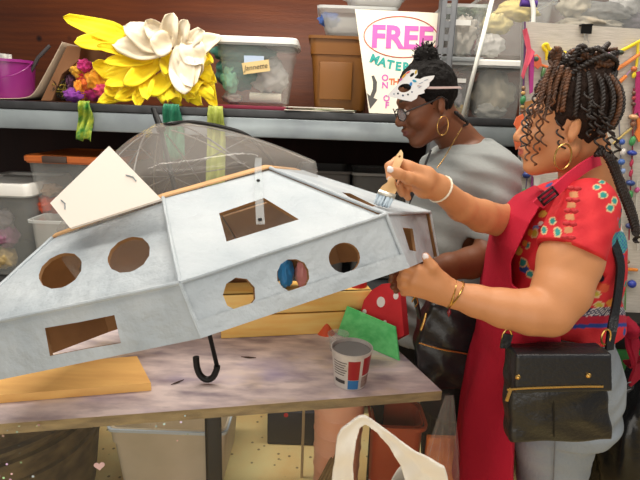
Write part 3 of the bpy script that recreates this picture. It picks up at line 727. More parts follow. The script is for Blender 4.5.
# --- big fabric flowers
def petal(base, tip, w, cup, seed, nrm=(0, -1, 0.25), ruffle=0.0, blunt=0.62):
    base, tip = np.asarray(base), np.asarray(tip); ax = tip - base; ln = np.linalg.norm(ax); ax = ax / ln; nrm = unit(np.asarray(nrm) - ax * np.dot(nrm, ax)); sd = np.cross(ax, nrm); rr_ = random.Random(seed)
    ph = rr_.uniform(0, 6); bend = rr_.uniform(-0.12, 0.25)
    def fn(u, v):
        s_ = v * 2 - 1; wid = w / 2 * (0.22 + 0.78 * math.sin(math.pi * min(1, (u ** blunt) * 0.98)) ** 0.8) if u < 1 else w * 0.02
        zz = cup * (s_ * s_) * wid + bend * ln * u * u + ruffle * math.sin(u * 7 + ph + s_ * 2) * 0.012 + 0.003 * math.sin(s_ * 9 + ph)
        return base + ax * (u * ln) + sd * (s_ * wid) + nrm * zz
    return B().sheet(fn, 12, 8)
M_yel = mat('yellow_felt', (248, 214, 2), 0.75, col2=(252, 228, 18), nscale=7, sheen=0.2, bump=0.08, bscale=70)
M_whp = mat('white_gauze', (236, 220, 190), 0.75, col2=(242, 230, 206), nscale=6, bump=0.08, bscale=60)
k = PX(2.3, 150, 60)
YP = [((128, 37), (65, 21), 20), ((126, 39), (76, 47), 21), ((158, 53), (98, 51), 16), ((156, 56), (104, 64), 17), ((152, 62), (101, 76), 17), ((150, 72), (106, 88), 18), ((146, 66), (150, 104), 19),
      ((140, 84), (97, 106), 18), ((146, 86), (116, 103), 16), ((165, 82), (182, 108), 18), ((176, 80), (203, 105), 18), ((186, 76), (217, 100), 18), ((192, 58), (214, 82), 20), ((168, 50), (167, 78), 15),
      ((130, 82), (105, 96), 18), ((150, 80), (135, 108), 18), ((158, 76), (165, 107), 16), ((200, 64), (212, 60), 16), ((160, 60), (125, 88), 20), ((196, 70), (196, 98), 20), ((120, 78), (92, 62), 20), ((175, 70), (150, 98), 20),
      ((205, 80), (214, 107), 16), ((200, 58), (216, 66), 16), ((202, 74), (218, 84), 17), ((196, 84), (190, 108), 18), ((125, 92), (100, 108), 14), ((180, 88), (168, 108), 18)]
t = thing('yellow_fabric_flower', 'large yellow felt petals spilling over the shelf edge', 'fabric flower', (P(155, 100, 2.33)[0], 2.33, SZ + 0.01))
for i, (a, b_, w_) in enumerate(YP):
    ya = 2.32 - 0.004 * (i % 5); yb = 2.25 - 0.012 * (i % 4); pa, pb = P(*a, ya), P(*b_, yb)
    pa[2] = max(pa[2], SZ + 0.012); pb[2] = max(pb[2], SZ + 0.008) if yb > 2.18 else pb[2]
    petal(pa, pb, w_ * k, 0.25, i, ruffle=1.0 if i > 6 else 0.4).build('petal', M_yel, t, ang=0, solid=0.0015)
WP = [((170, 50), (114, 47), 24), ((168, 48), (124, 27), 26), ((168, 46), (146, 20), 20), ((167, 48), (172, 13), 20), ((176, 48), (188, 20), 15), ((182, 48), (203, 30), 17), ((192, 48), (222, 38), 18),
      ((180, 46), (186, 96), 26), ((184, 46), (194, 88), 26), ((184, 44), (199, 76), 26), ((184, 42), (203, 64), 26), ((172, 48), (150, 40), 24)]
t = thing('white_fabric_flower', 'off-white gauze petals layered on top of the yellow petals', 'fabric flower', (P(175, 50, 2.3)[0], 2.3, SZ + 0.14))
for i, (a, b_, w_) in enumerate(WP):
    petal(P(*a, 2.27 - 0.003 * i), P(*b_, 2.235 - 0.008 * (i % 4)), w_ * k, 0.2, 60 + i, ruffle=0.9, blunt=0.85).build('petal', M_whp, t, ang=0, solid=0.0015)

# --- cloth strips hanging over the shelf edge
def hang(name, label, pts_px, w_px, m, Y=2.17):
    pts_ = smooth_path([P(x, y, Y) for x, y in pts_px], 5); k = PX(Y, 150, 110); n_ = len(pts_) - 1
    def fn(u, v):
        p = pts_[min(int(round(u * n_)), n_)]; s_ = v - 0.5; return p + np.array([s_ * w_px * k * (0.8 + 0.35 * u), -0.012 * math.sin(v * 14 + u * 5) - 0.008 * math.sin(u * 9), 0.006 * math.sin(v * 11) * u])
    o = B().sheet(fn, n_, 14); return tag(o.build(name, m, None, ang=0, solid=0.002), label, 'cloth strip')
M_grn = mat('green_yellow_net', '#2f7d33', 0.6, col2='#b5bd3a', nscale=30, bump=0.4, bscale=70)
hang('green_cloth_strip', 'mottled green net strip hanging from the shelf under the pink scarf', ((85, 101), (86, 112), (84, 126), (83, 140)), 14, M_grn)
hang('teal_cloth_strip', 'dark teal strip hanging from the shelf by the umbrella tip', ((172, 104), (173, 125), (174, 160)), 20, mat('teal_net', '#1f6a50', 0.6, col2='#2f8060', nscale=20, bump=0.3, bscale=60))
hang('lime_cloth_strip', 'lime green net strip hanging behind the clear dome', ((216, 106), (216, 135), (215, 190)), 18, mat('lime_net', '#8f9a3c', 0.65, col2='#b7c060', nscale=25, bump=0.3, bscale=60))

# --- loose papers
M_pa = mat('loose_paper', '#ddd6c6', 0.7); M_pg = mat('printed_green_paper', '#8d9a6a', 0.6, col2='#d8d4c4', nscale=25)
for i, (px, wx, rz_, m, lb) in enumerate(((318, 0.30, 0.10, M_pa, 'bottom sheet of the loose papers lying on the shelf'), (326, 0.26, -0.12, M_pg, 'printed green leaflet among the loose papers on the shelf'), (312, 0.24, 0.2, M_pa, 'topmost white sheet of the loose papers on the shelf'))):
    q = P(px, 108, 2.28); tag(B().box((q[0], 2.29, SZ + 0.004 + 0.006 * i), (wx, 0.2, 0.004), rot=rotz(rz_)).build('paper_sheet', m, None, smooth=False), lb, 'paper', 'loose papers on the shelf')

# --- brown tub with clear bins on top
M_brn = mat('tan_brown_plastic', (120, 74, 23), 0.45, col2=(129, 82, 28), nscale=3)
t, c, w, d, h = tote('brown_tub', 'opaque caramel brown plastic tub standing behind the poster', 309, 377, 36, SZ, 2.38, 0.40, taper=0.84, wall=M_brn, rim=M_brn)
o = B().box(c + np.array([-w * 0.08, -d * 0.46, h * 0.42]), (w * 0.5, 0.012, h * 0.5), bev=0.005); o.build('recessed_panel', M_brn, t)
t, c, w, d, h = tote('clear_bin', 'open clear bin lying on the brown tub with blue scrap inside', 318, 398, 6, P(330, 35, 2.42)[2] + 0.006, 2.42, 0.30, taper=0.8, wall=M_frost)
bundle('blue_scrap', 'blue plastic scrap in the clear bin above the brown tub', 'scrap', P(329, 20, 2.53), (0.045, 0.06, 0.03), 31, cloth('#3c63b0'))
tote('clear_bin', 'upper clear bin nested in the bin on the brown tub', 345, 412, -14, P(345, 6, 2.44)[2] + 0.004, 2.44, 0.28, taper=0.8, wall=M_frost)

# --- poster
pc = [P(355, 9, 2.27), P(438.5, 13, 2.27), P(433, 117, 2.2), P(369, 115.5, 2.2)]
pc[2][2] = pc[3][2] = SZ + 0.002
pn = unit(np.cross(pc[1] - pc[3], pc[0] - pc[2])); pn = pn if pn[1] < 0 else -pn
pm = sum(pc) / 4; pc = [p - pn * ((p - pm) @ pn) for p in pc]; pc = [p + np.array([0, 0, max(0, SZ + 0.003 - p[2])]) for p in pc]
t = thing('poster', 'cream hand-lettered poster with pink and teal letters leaning on the shelf', 'poster', (pc[2] + pc[3]) / 2)
B().prism(pc, -pn * 0.005).build('board', mat('cream_card', '#ece2cf', 0.7), t, smooth=False)
px_ = unit(P(430, 40, 2.25) - P(376, 38, 2.25)); px_ = unit(px_ - pn * (px_ @ pn)); py_ = np.cross(pn, px_)
def pp(x, y, e=0.001): return PP(x, y, pm + pn * e, pn)
kk = np.linalg.norm(pp(402, 38) - pp(403, 38))
M_pink = mat('pink_paint', '#cf5fae', 0.6); M_tealp = mat('teal_paint', '#1f9c93', 0.6); M_oran = mat('orange_paint', '#d9713c', 0.6); M_redl = mat('red_line', '#c4513f', 0.6); M_dgrey = mat('dark_grey_paint', '#4a4845', 0.6)
text_mesh('FREE', 30 * kk, (px_, py_, pn, pp(402, 38.5)), M_pink, 'lettering', t, offset=1.1 * kk)
for i, ch in enumerate('MATERIALS'):
    x = 374.5 + i * 7.9; y = 59.5 + 8.5 * math.sin(i / 8 * math.pi) * 0.9; a = -0.33 + i * 0.09; ca, sa = math.cos(a), math.sin(a)
    text_mesh(ch, 11.5 * kk, (px_ * ca + py_ * sa, py_ * ca - px_ * sa, pn, pp(x, y)), M_tealp, 'lettering', t, offset=0.5 * kk)
for ch, x, y, m in (('O', 385, 78, M_pink), ('N', 385, 85.5, M_pink), ('O', 386.5, 98.5, M_pink), ('F', 387, 105.5, M_pink), ('H', 396, 82, M_oran), ('T', 391.5, 82, M_oran)):
    text_mesh(ch, 8.5 * kk, (px_, py_, pn, pp(x, y)), m, 'lettering', t, offset=0.25 * kk)
B().tube([pp(401 + 37 * math.cos(a), 37 + 20.5 * math.sin(a) + 1.2 * math.cos(a), 0.0006) for a in np.linspace(0, 2 * math.pi, 64)[:-1]], 0.5 * kk, 5, closed=True).build('oval_outline', M_redl, t)
ar = [(374, 75.5), (377, 82), (376.5, 91), (373.5, 98), (377.5, 99.5), (370, 109), (367, 93), (370.2, 96), (372.8, 89), (373, 82), (371.5, 76)]
B().prism([pp(x, y, 0.0003) for x, y in ar], pn * 0.0008).build('arrow', M_dgrey, t, smooth=False)

# --- right-hand bins
RZ = P(480, 122, 2.3)[2] - 0.004
M_dlid = mat('grey_lid', '#8b8f90', 0.4)
tl, c, w, d, h = tote('clear_bin', 'clear bin with small white label on the lower shelf right of the post', 447, 480, 62, RZ, 2.27, 0.36, taper=0.93, ribs=False)
lab(457.5, 80.5, 17, 4, M_wlid, 'paper_label', tl, 2.272)
bundle('grey_cloth', 'grey and white cloth inside the labelled lower bin', 'cloth', c + [0, -0.03, 0.10], (0.055, 0.11, 0.08), 41, cloth('#8f8a8c'))
bundle('ochre_cloth', 'small ochre scrap low in the labelled lower bin', 'cloth', c + [0.015, -0.13, 0.05], (0.03, 0.025, 0.025), 42, cloth('#a88a45'))
tu, c, w, d, h = tote('clear_bin', 'clear bin with white paper label stacked above another bin by the post', 446, 491, 4, P(470, 56.5, 2.26)[2], 2.26, 0.36, taper=0.9, ribs=False)
lab(460, 22.5, 22, 5, M_wlid, 'paper_label', tu, 2.266)
B().box(c + np.array([0, 0, -0.012]), (w * 0.96, d, 0.02), bev=0.004).build('tray_foot', M_dlid, tu)
bundle('cream_shoe_covers', 'folded cream fabric strips in the upper labelled bin', 'cloth', c + [0.02, -0.05, 0.10], (0.05, 0.08, 0.08), 43, cloth('#b5aca0'), amt=0.55, freq=3)
bundle('dark_green_cloth', 'dark green cloth at the top of the upper labelled bin', 'cloth', c + [-0.02, 0.0, 0.19], (0.07, 0.09, 0.035), 44, cloth('#4d5b4c'))
bundle('charcoal_cloth', 'charcoal cloth at the left of the upper labelled bin', 'cloth', c + [-0.055, -0.06, 0.085], (0.03, 0.08, 0.07), 45, cloth('#55504f'))
t, c, w, d, h = tote('clear_bin', 'white-lidded clear bin of beige lace behind the grey pin board', 481, 531, 60, RZ, 2.24, 0.36, taper=0.93, lid=M_wlid, ribs=False, lidh=0.02)
bundle('beige_lace', 'beige lace filling the white-lidded bin behind the pin board', 'cloth', c + [0, -0.02, 0.12], (0.085, 0.12, 0.095), 46, cloth('#a59a84'), amt=0.4)
bundle('grey_lace', 'grey lace at the bottom of the white-lidded bin behind the pin board', 'cloth', c + [-0.02, -0.12, 0.05], (0.06, 0.03, 0.035), 47, cloth('#8b887f'))
t, c, w, d, h = tote('clear_bin', 'clear bin heaped with yellow and white fabric above the lace bin', 484, 560, -4, P(505, 57.5, 2.24)[2] , 2.24, 0.36, taper=0.92, ribs=False)
bundle('pale_yellow_fabric', 'pale yellow fabric folded in the bin above the lace', 'fabric', c + [-0.065, -0.08, 0.145], (0.062, 0.045, 0.04), 48, cloth('#d6c483'))
bundle('white_fabric', 'white fabric lump low in the bin above the lace', 'fabric', c + [-0.09, -0.1, 0.055], (0.06, 0.04, 0.045), 49, cloth('#c6c1bb'))
bundle('yellow_fabric', 'yellow fabric at the top right of the bin above the lace', 'fabric', c + [0.02, -0.08, 0.20], (0.085, 0.045, 0.038), 50, cloth('#d9c377'))
bundle('green_fabric', 'dull green fabric at the top left of the bin above the lace', 'fabric', c + [-0.11, 0.0, 0.205], (0.04, 0.06, 0.03), 51, cloth('#6f7a60'))
bundle('maroon_fabric', 'maroon scrap at the left of the bin above the lace', 'fabric', c + [-0.145, -0.06, 0.06], (0.012, 0.04, 0.04), 52, cloth('#7a2a35'))
q = P(528, 3.5, 2.22); tag(B().tube([q + [-0.03, 0, 0], q + [0.035, 0, 0]], 0.013, 12).build('purple_roll', mat('purple_felt', '#4b2a7d', 0.7), None), 'short purple roll at the rim of the yellow fabric bin', 'roll')
tag(B().tube(smooth_path([P(x, y, 2.2) for x, y in ((526, -12), (531, -2), (533.5, 10), (533, 26))], 5), 0.009, 8).build('white_handle_strap', M_wlid, None), 'curved white strap hanging over the yellow fabric bin', 'strap')
t, c, w, d, h = tote('clear_bin', 'large clear bin of papers and white scraps at the top right', 560, 680, -16, P(600, 60, 2.3)[2], 2.3, 0.38, taper=0.92, wall=M_tote, ribs=False)
for i, (x, y, rx, rz, col, lb) in enumerate(((600, 12, 26, 9, '#8d8a85', 'grey folded papers in the large top right bin'), (630, 4, 16, 12, '#cfccc8', 'crumpled white plastic in the large top right bin'), (590, 25, 30, 7, '#b8ac98', 'beige card stack low in the large top right bin'), (632, 24, 12, 9, '#6f6570', 'dull purple cloth in the large top right bin'), (575, 6, 14, 12, '#c3b7a0', 'cream cloth at the left of the large top right bin'))):
    k = PX(2.36, x, y); bundle('paper_scraps', lb, 'scraps', P(x, y, 2.38 + 0.03 * (i % 2)), (rx * k, 0.06, rz * k), 55 + i, cloth(col), amt=0.4)
tag(B().tube([P(494, -8, 2.12), P(462, 120, 2.12)], 0.0085, 10).build('white_pole', mat('white_enamel', '#e3e4dc', 0.35), None), 'thin white pole slanting in front of the clear bins', 'pole')

# --- bins on the shelf below
t, c, w, d, h = tote('clear_bin', 'clear tote with orange lid under the shelf behind the dome', 24, 118, 156.5, MZ, 2.24, 0.42, taper=0.80, wall=M_tote, rim=mat('orange_lid', '#c4672c', 0.45), lid=mat('orange_lid', '#c4672c', 0.45))
B().box(c + np.array([-0.07, -d / 2 - 0.006, h + 0.006]), (0.11, 0.02, 0.03), bev=0.004).build('latch', mat('grey_latch', '#4c3c34', 0.5), t)
for i, (x, y, rx, rz, col, lb) in enumerate(((48, 204, 8, 8, '#d9552f', 'orange-red ball of stuff inside the orange-lidded tote'), (52, 190, 9, 6, '#a58a72', 'beige scrap on top of stuff in the orange-lidded tote'), (47, 222, 7, 6, '#cf5a30', 'lower orange lump in the orange-lidded tote'), (60, 215, 10, 14, '#8c4a38', 'rust coloured cloth in the orange-lidded tote'))):
    k = PX(2.34, x, y); bundle('craft_scrap', lb, 'scraps', P(x, y, 2.33), (rx * k, 0.05, rz * k), 70 + i, cloth(col))
t, c, w, d, h = tote('clear_bin', 'clear bin with white lid at the far left under the shelf', -45, 27, 183, MZ, 2.2, 0.4, taper=0.86, lid=M_wlid, ribs=True, lidh=0.05)
for i, (x, y, rx, rz, col, lb) in enumerate(((3, 220, 9, 10, '#8d8587', 'grey cloth in the far left white-lidded bin'), (8, 236, 8, 10, '#8e5f77', 'mauve cloth in the far left white-lidded bin'), (5, 258, 10, 10, '#b59d6a', 'straw coloured scraps in the far left white-lidded bin'))):
    k = PX(2.28, x, y); bundle('craft_scrap', lb, 'scraps', P(x, y, 2.27), (rx * k, 0.05, rz * k), 80 + i, cloth(col))
tote('clear_bin', 'small frosted bin between the left bin and the orange-lidded tote', 26, 66, 221, MZ, 2.12, 0.16, taper=0.9, wall=M_frost, ribs=False)
M_gbin = mat('grey_bin_plastic', '#4b4744', 0.5)
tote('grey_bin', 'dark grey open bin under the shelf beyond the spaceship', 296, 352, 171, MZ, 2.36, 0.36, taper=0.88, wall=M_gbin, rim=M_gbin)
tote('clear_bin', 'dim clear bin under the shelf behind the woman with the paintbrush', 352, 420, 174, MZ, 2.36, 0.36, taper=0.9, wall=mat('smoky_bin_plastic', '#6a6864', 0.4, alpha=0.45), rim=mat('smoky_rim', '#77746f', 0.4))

# ================================================================== THINGS ON THE TABLE
M_pine = mat('pine_plank', (240, 186, 96), 0.55, col2=(245, 208, 125), nscale=5, stretch=(0.6, 5, 9), bump=0.06, bscale=40)
c0_ = PZ(221, 339, TZ); Yc = c0_[1] + 0.07
def crate_u(px, py):
    """distance along the crate's front (parallel to the table edge) seen at this pixel"""
    q_ = PP(px, py, c0_, d_s); return float((q_ - c0_) @ d_f), float(q_[2])
h1 = crate_u(300, 313)[1] - TZ; h2 = crate_u(300, 293)[1] - TZ; wd = crate_u(371, 310)[0]
def cpt(u, v, z): return c0_ + d_f * u + d_s * v + np.array([0, 0, z])
crate = thing('pine_crate', 'low pine wood crate standing on the table behind the spaceship', 'crate', cpt(wd / 2, 0.1, 0))
for z0, z1 in ((0.001, h1 - 0.003), (h1 + 0.002, h2)):
    B().box(cpt(wd / 2, 0.008, (z0 + z1) / 2), (wd, 0.016, z1 - z0), rot=Rt, bev=0.002).build('front_plank', M_pine, crate)
B().box(cpt(wd / 2, 0.110, h2 / 2), (wd, 0.016, h2 - 0.002), rot=Rt, bev=0.002).build('back_plank', M_pine, crate)
for u_ in (0.008, wd - 0.008): B().box(cpt(u_, 0.059, h2 / 2), (0.016, 0.086, h2 - 0.002), rot=Rt, bev=0.002).build('end_plank', M_pine, crate)
B().box(cpt(wd / 2, 0.059, h2 - 0.006), (wd - 0.001, 0.116, 0.012), rot=Rt, bev=0.002).build('top_plank', M_pine, crate)
q = cpt(wd - 0.035, 0.05, h2 + 0.0003)
t = thing('tape_roll', 'red tape roll lying on top of the pine crate', 'tape roll', q)
B().lathe([(0.018, 0), (0.030, 0), (0.030, 0.020), (0.018, 0.020), (0.018, 0)], 28, q, caps=False).build('tape', mat('red_tape', '#b5201f', 0.35), t)
B().lathe([(0.0155, 0), (0.0178, 0), (0.0178, 0.020), (0.0155, 0.020), (0.0155, 0)], 28, q, caps=False).build('core', M_kraft, t)
q2 = cpt(wd - 0.12, 0.05, h2 + 0.007)
tag(crumple(q2, (0.035, 0.03, 0.006), 90, sub=3).build('scrap_paper', mat('pinkish_scrap', '#a8746a', 0.7), None, ang=0), 'crumpled pinkish scrap beside the red tape roll on the crate', 'scrap')

for px_o, col_o, sd_o, lb_o in ((286, '#2f86c4', 111, 'blue plastic package standing on the pine crate behind the spaceship'), (303, '#d08a86', 112, 'pink package beside the blue one on the pine crate')):
    u_o = crate_u(px_o, 300)[0] * 1.02; q_o = cpt(u_o, 0.05, h2 + 0.052); bundle('plastic_package', lb_o, 'package', q_o, (0.024, 0.03, 0.048), sd_o, mat('package_' + str(sd_o), col_o, 0.35, bump=0.2, bscale=40), amt=0.2)
# green cardboard panel, red mushroom cap, orange paper cone
M_gcard = mat('green_paint', (88, 208, 118), 0.6, col2=(120, 228, 142), nscale=9, stretch=(1, 5, 5), bump=0.1, bscale=30)
gq = PZ(372, 347, TZ); gY = gq[1]
gb0, gb1 = PZ(337, 334.5, TZ), PZ(399, 361, TZ); gd = unit(gb1 - gb0); gn = np.array([gd[1], -gd[0], 0.0]); gn = gn if gn[1] < 0 else -gn; gn = unit(gn + np.array([0, 0, 0.25]))
gp = [gb0, gb1, PP(395, 327, gb0, gn), PP(347, 306.5, gb0, gn)]
tag(B().prism([p + np.array([0, 0, 0.001]) for p in gp], -gn * 0.006).build('green_board', M_gcard, None, smooth=False), 'bright green painted cardboard board leaning at the back right of the table', 'cardboard board')
M_mred = mat('mushroom_red', (189, 31, 40), 0.55, col2=(210, 46, 53), nscale=7)
mq = gb0 + gd * 0.13 - gn * 0.012
mp = [(360, 314), (364, 300), (372, 290), (382, 284), (390, 283), (400, 288), (404, 335), (384, 345)]
mb = [PP(x, y, gb0 - gn * 0.022, gn) for x, y in mp]
ms = thing('mushroom_cap', 'red painted mushroom cap with white spots behind the green panel', 'cardboard mushroom', mb[6])
B().prism(mb, -gn * 0.03).build('cap', M_mred, ms, smooth=False)
for x, y, rx, ry in ((381, 302, 5, 5.5), (364.5, 312, 2.5, 3), (385, 322, 2, 2), (396, 296, 3, 3.5)):
    q = PP(x, y, gb0 - gn * 0.0218, gn); k = PX(gY, x, y); ex = gd; ey = unit(np.cross(gd, gn))
    B().prism([q + (ex * rx * math.cos(a) + ey * ry * math.sin(a)) * k for a in np.linspace(0, 2 * math.pi, 15)[:-1]], gn * 0.0012).build('white_spot', mat('white_paint', '#e3ddd8', 0.6), ms, smooth=False)
cq = PZ(326, 333, TZ)
tag(B().lathe([(0.030, 0.0), (0.015, 0.022), (0.002, 0.043), (0.0005, 0.044)], 24, cq).build('orange_cone', mat('orange_red_paper', '#d9552c', 0.65), None), 'small orange-red paper cone behind the cup rim', 'paper cone')

# paint cup
cp = PZ(350, 382, TZ); k = PX(cp[1], 350, 370)
cup = thing('paint_cup', 'white red and blue yogurt cup holding grey paint on the table', 'cup', cp)
hc = 40.5 * k * 0.96; r0, r1 = 15.8 * k, 20.0 * k
M_cupw = mat('cup_white', '#cfcac4', 0.4, col2='#b9b3ad', nscale=30)
B().lathe([(0, 0.0), (r0, 0.0), (r0 * 1.02, 0.003), (r1, hc - 0.003), (r1 + 0.0022, hc - 0.003), (r1 + 0.0022, hc), (r1 - 0.0012, hc), (r0 - 0.001, 0.004), (0, 0.004)], 48, cp, caps=False).build('wall', M_cupw, cup)
def cup_patch(a0, a1, z0, z1, m, nm, e=0.0004):
    def fn(u, v):
        a = math.radians(a0 + (a1 - a0) * u); z = hc * (z0 + (z1 - z0) * v); r = r0 * 1.02 + (r1 - r0 * 1.02) * (z / hc) + e
        return cp + np.array([r * math.sin(a), -r * math.cos(a), z])
    return B().sheet(fn, 10, 2).build(nm, m, cup, ang=0)
M_cr = mat('label_red', '#9c1b22', 0.4); M_cb = mat('label_blue', '#2a6ea6', 0.4); M_ci = mat('label_ink', '#6a6462', 0.5)
cup_patch(-12, 24, 0.30, 0.84, M_cr, 'red_label'); cup_patch(-12, 24, 0.035, 0.29, M_cb, 'blue_label')
cup_patch(34, 80, 0.40, 0.90, M_cr, 'red_label'); cup_patch(34, 72, 0.06, 0.36, mat('label_brown', '#6b4a40', 0.5, col2='#a5938a', nscale=60), 'brown_label')
for i in range(6): cup_patch(-64, -24 + (i % 3) * 4, 0.40 + i * 0.07, 0.43 + i * 0.07, M_ci, 'fine_print')
cup_patch(-62, -22, 0.17, 0.27, mat('label_dark', '#3b3735', 0.5), 'dark_band')
B().lathe([(0, hc - 0.010), (r1 - 0.003, hc - 0.010), (r1 - 0.003, hc - 0.009), (0, hc - 0.008)], 40, cp, caps=False).build('grey_paint', mat('grey_wet_paint', '#8c8d8c', 0.25), cup)
q = PZ(331, 356, TZ); k2 = PX(q[1], 331, 345); r_ = 0.032
q = PZ(350, 358, TZ) + np.array([-0.035, 0.05, 0])
tag(B().lathe([(0.024, 0), (0.024, 0.002), (0.031, 0.05), (0.0335, 0.052), (0.0335, 0.054), (0.030, 0.054), (0.0225, 0.004)], 36, q, caps=False).build('clear_cup', mat('clear_cup_plastic', '#d5d6d6', 0.15, alpha=0.22), None), 'empty clear plastic cup standing behind the paint cup', 'cup')
# thin wood splinters
for (x, y, x2, y2, lb) in ((171, 385, 184, 380, 'dark wood splinter on the table left of the umbrella hook'), (241, 357, 256, 358, 'small dark splinter on the table right of the umbrella shaft')):
    a, b_ = PZ(x, y, TZ + 0.002), PZ(x2, y2, TZ + 0.002)
    tag(B().prism([a, (a + b_) / 2 + [0, -0.003, 0], b_, (a + b_) / 2 + [0, 0.003, 0]], (0, 0, 0.002)).build('wood_splinter', mat('dark_splinter', '#3b261b', 0.8), None, smooth=False), lb, 'splinter')

# ================================================================== UNDER THE TABLE
M_gtote = mat('grey_tote_plastic', (190, 177, 152), 0.5, col2=(210, 196, 173), nscale=4); M_bluer = mat('blue_grey_rim', (193, 204, 212), 0.35)
def floor_tote(nm, lb, pl, pr, pt, Y, depth, wall, rim, taper=0.9, **k): return tote(nm, lb, pl, pr, pt, 0.001, Y, depth, taper=taper, wall=wall, rim=rim, **k)
t, c, w, d, h = floor_tote('grey_tote', 'grey storage tote with blue-grey rim on the floor under the table', 106, 226, 431, 1.62, 0.4, M_gtote, M_bluer)
crumple(c + [0, 0, h * 0.8], (w * 0.4, d * 0.35, 0.05), 91, sub=3)
M_ptub = mat('splattered_tub', '#3b2f21', 0.55, col2='#6b5b3d', nscale=14, stretch=(1, 1, 1), bump=0.15, bscale=40)
tq = P(10, 470, 1.5)
t = thing('splattered_tub', 'dark paint-splattered round tub under the left end of the table', 'tub', (tq[0] - 0.12, 1.6, 0))
tc0 = np.array([tq[0] - 0.12, 1.62, 0.0]); rt_ = 0.40
zt = float(P(0, 447, 1.35)[2])
B().lathe([(0, 0.002), (rt_ * 0.82, 0.002), (rt_ * 0.86, zt * 0.3), (rt_ * 0.9, zt * 0.62), (rt_ * 0.93, zt * 0.63), (rt_ * 0.93, zt * 0.68), (rt_ * 0.9, zt * 0.69), (rt_ * 0.93, zt * 0.84), (rt_ * 0.97, zt * 0.85), (rt_ * 0.97, zt * 0.9), (rt_ * 0.93, zt * 0.91), (rt_ * 0.95, zt), (rt_ * 1.0, zt), (rt_ * 1.0, zt + 0.012), (rt_ * 0.93, zt + 0.012), (rt_ * 0.8, 0.01), (0, 0.01)], 56, tc0, caps=False).build('wall', M_ptub, t)
B().lathe([(0.0, zt - 0.03), (rt_ * 0.9, zt - 0.03), (rt_ * 0.9, zt - 0.026), (0, zt - 0.024)], 40, tc0, caps=False).build('contents', mat('murky_contents', '#57472f', 0.7, col2='#8f7c55', nscale=14), t)
t = thing('salmon_bucket', 'tall salmon pink ribbed bucket on the floor under the table', 'bucket', (P(338, 470, 1.5)[0], 1.5, 0))
bq = np.array([P(336, 470, 1.5)[0], 1.5, 0.0]); zt = float(P(336, 402, 1.42)[2]); rb = 0.085
prof = [(0, 0.001), (rb * 0.86, 0.001)]
for i in range(7): f = (i + 1) / 8; prof += [(rb * (0.86 + 0.14 * f), zt * f - 0.012), (rb * (0.89 + 0.14 * f), zt * f - 0.006), (rb * (0.86 + 0.14 * f), zt * f)]
prof += [(rb * 1.05, zt), (rb * 0.97, zt), (rb * 0.8, 0.01), (0, 0.01)]
B().lathe(prof, 40, bq, caps=False).build('wall', mat('salmon_plastic', (237, 168, 134), 0.45, col2=(239, 181, 152), nscale=9), t)
M_nav = mat('navy_box', '#1d1d27', 0.5)
a, b_ = P(267, 450, 1.95), P(322, 450, 1.95); zt = float(P(290, 412, 1.95)[2]); zb = 0.001
t = thing('dark_box', 'dark navy box with red dot on the floor far under the table', 'box', ((a[0] + b_[0]) / 2, 2.07, 0))
B().box(((a[0] + b_[0]) / 2, 2.05, (zt + zb) / 2), (b_[0] - a[0], 0.2, zt - zb), bev=0.006).build('body', M_nav, t)
q = P(286, 415, 1.949); B().lathe([(0.010, 0), (0.010, 0.002)], 16, q, (0, -1, 0)).build('red_dot', M_mred, t)
a, b_ = P(303, 408, 1.75), P(303, 462, 1.75)
tag(B().box(((a + b_) / 2 * [1, 1, 0]) + [0, 0, 0.31], (0.011, 0.011, 0.62), bev=0.001).build('wood_stick', mat('pale_wood', '#b8a27a', 0.6), None), 'thin pale wooden stick standing under the table beside the navy box', 'stick')
for i in range(5):
    a = PZ(338 - i * 3, 486, 0.22 + 0.02 * i); b_ = PZ(352 - 2.0 * i, 452 + i * 2.5, 0.33 + 0.012 * i)
    a = P(330 - i * 4, 496, 1.30 + 0.014 * i); b_ = P(352 - i * 4, 446 + 2 * i, 1.38 + 0.014 * i)
    dd = b_ - a; a = a - dd * (a[2] / dd[2]) * 1.0 if False else a; g = a - dd * (a[2] - 0.002) / dd[2]
    R_ = np.stack([unit(np.cross(dd, [0, 1, 0])), unit(np.cross(unit(dd), unit(np.cross(dd, [0, 1, 0])))), unit(dd)], 1)
    tag(B().box((g + b_) / 2 + np.array([0, 0, 0.004]), (0.02, 0.008, np.linalg.norm(b_ - g)), rot=R_, bev=0.001).build('wood_plank', mat('slat_wood', '#8f7448', 0.6, col2='#a88d5c', nscale=9), None), 'brown wooden plank leaning in a bundle under the table', 'plank', 'wooden planks leaning under the table')
M_brick = mat('brick_plastic', (167, 71, 41), 0.45, col2=(185, 83, 48), nscale=4)
t, c, w, d, h = floor_tote('brick_red_bin', 'brick red bin under the right corner of the table behind the plastic folds', 372, 428, 428, 1.36, 0.15, M_brick, M_brick, ribs=False)

# stool with white carrier bag
M_orw = mat('orange_wood', (205, 100, 30), 0.5, col2=(222, 122, 44), nscale=6, stretch=(1, 1, 6))
sx, sy, sz = 0.19, 0.86, 0.40
t = thing('wooden_stool', 'low orange wooden stool under the white carrier bag', 'stool', (sx, sy, 0))
B().box((sx, sy, sz - 0.015), (0.34, 0.26, 0.03), bev=0.006).build('seat', M_orw, t)
for a in (-1, 1):
    for b_ in (-1, 1): B().box((sx + a * 0.14, sy + b_ * 0.10, (sz - 0.03) / 2), (0.032, 0.032, sz - 0.031), bev=0.003).build('leg', M_orw, t)
zc = float(P(447, 438, 1.33)[2]); xq = float(P(447, 452, 1.33)[0])
tag(B().box((xq - 0.01, 1.335, zc / 2 + 0.001), (0.11, 0.018, zc), bev=0.003).build('orange_plank', M_orw, None), 'upright orange-brown wooden plank behind the plastic folds by the red apron', 'plank')
M_bag = mat('white_bag_plastic', '#e9e2d6', 0.5, bump=0.3, bscale=22)
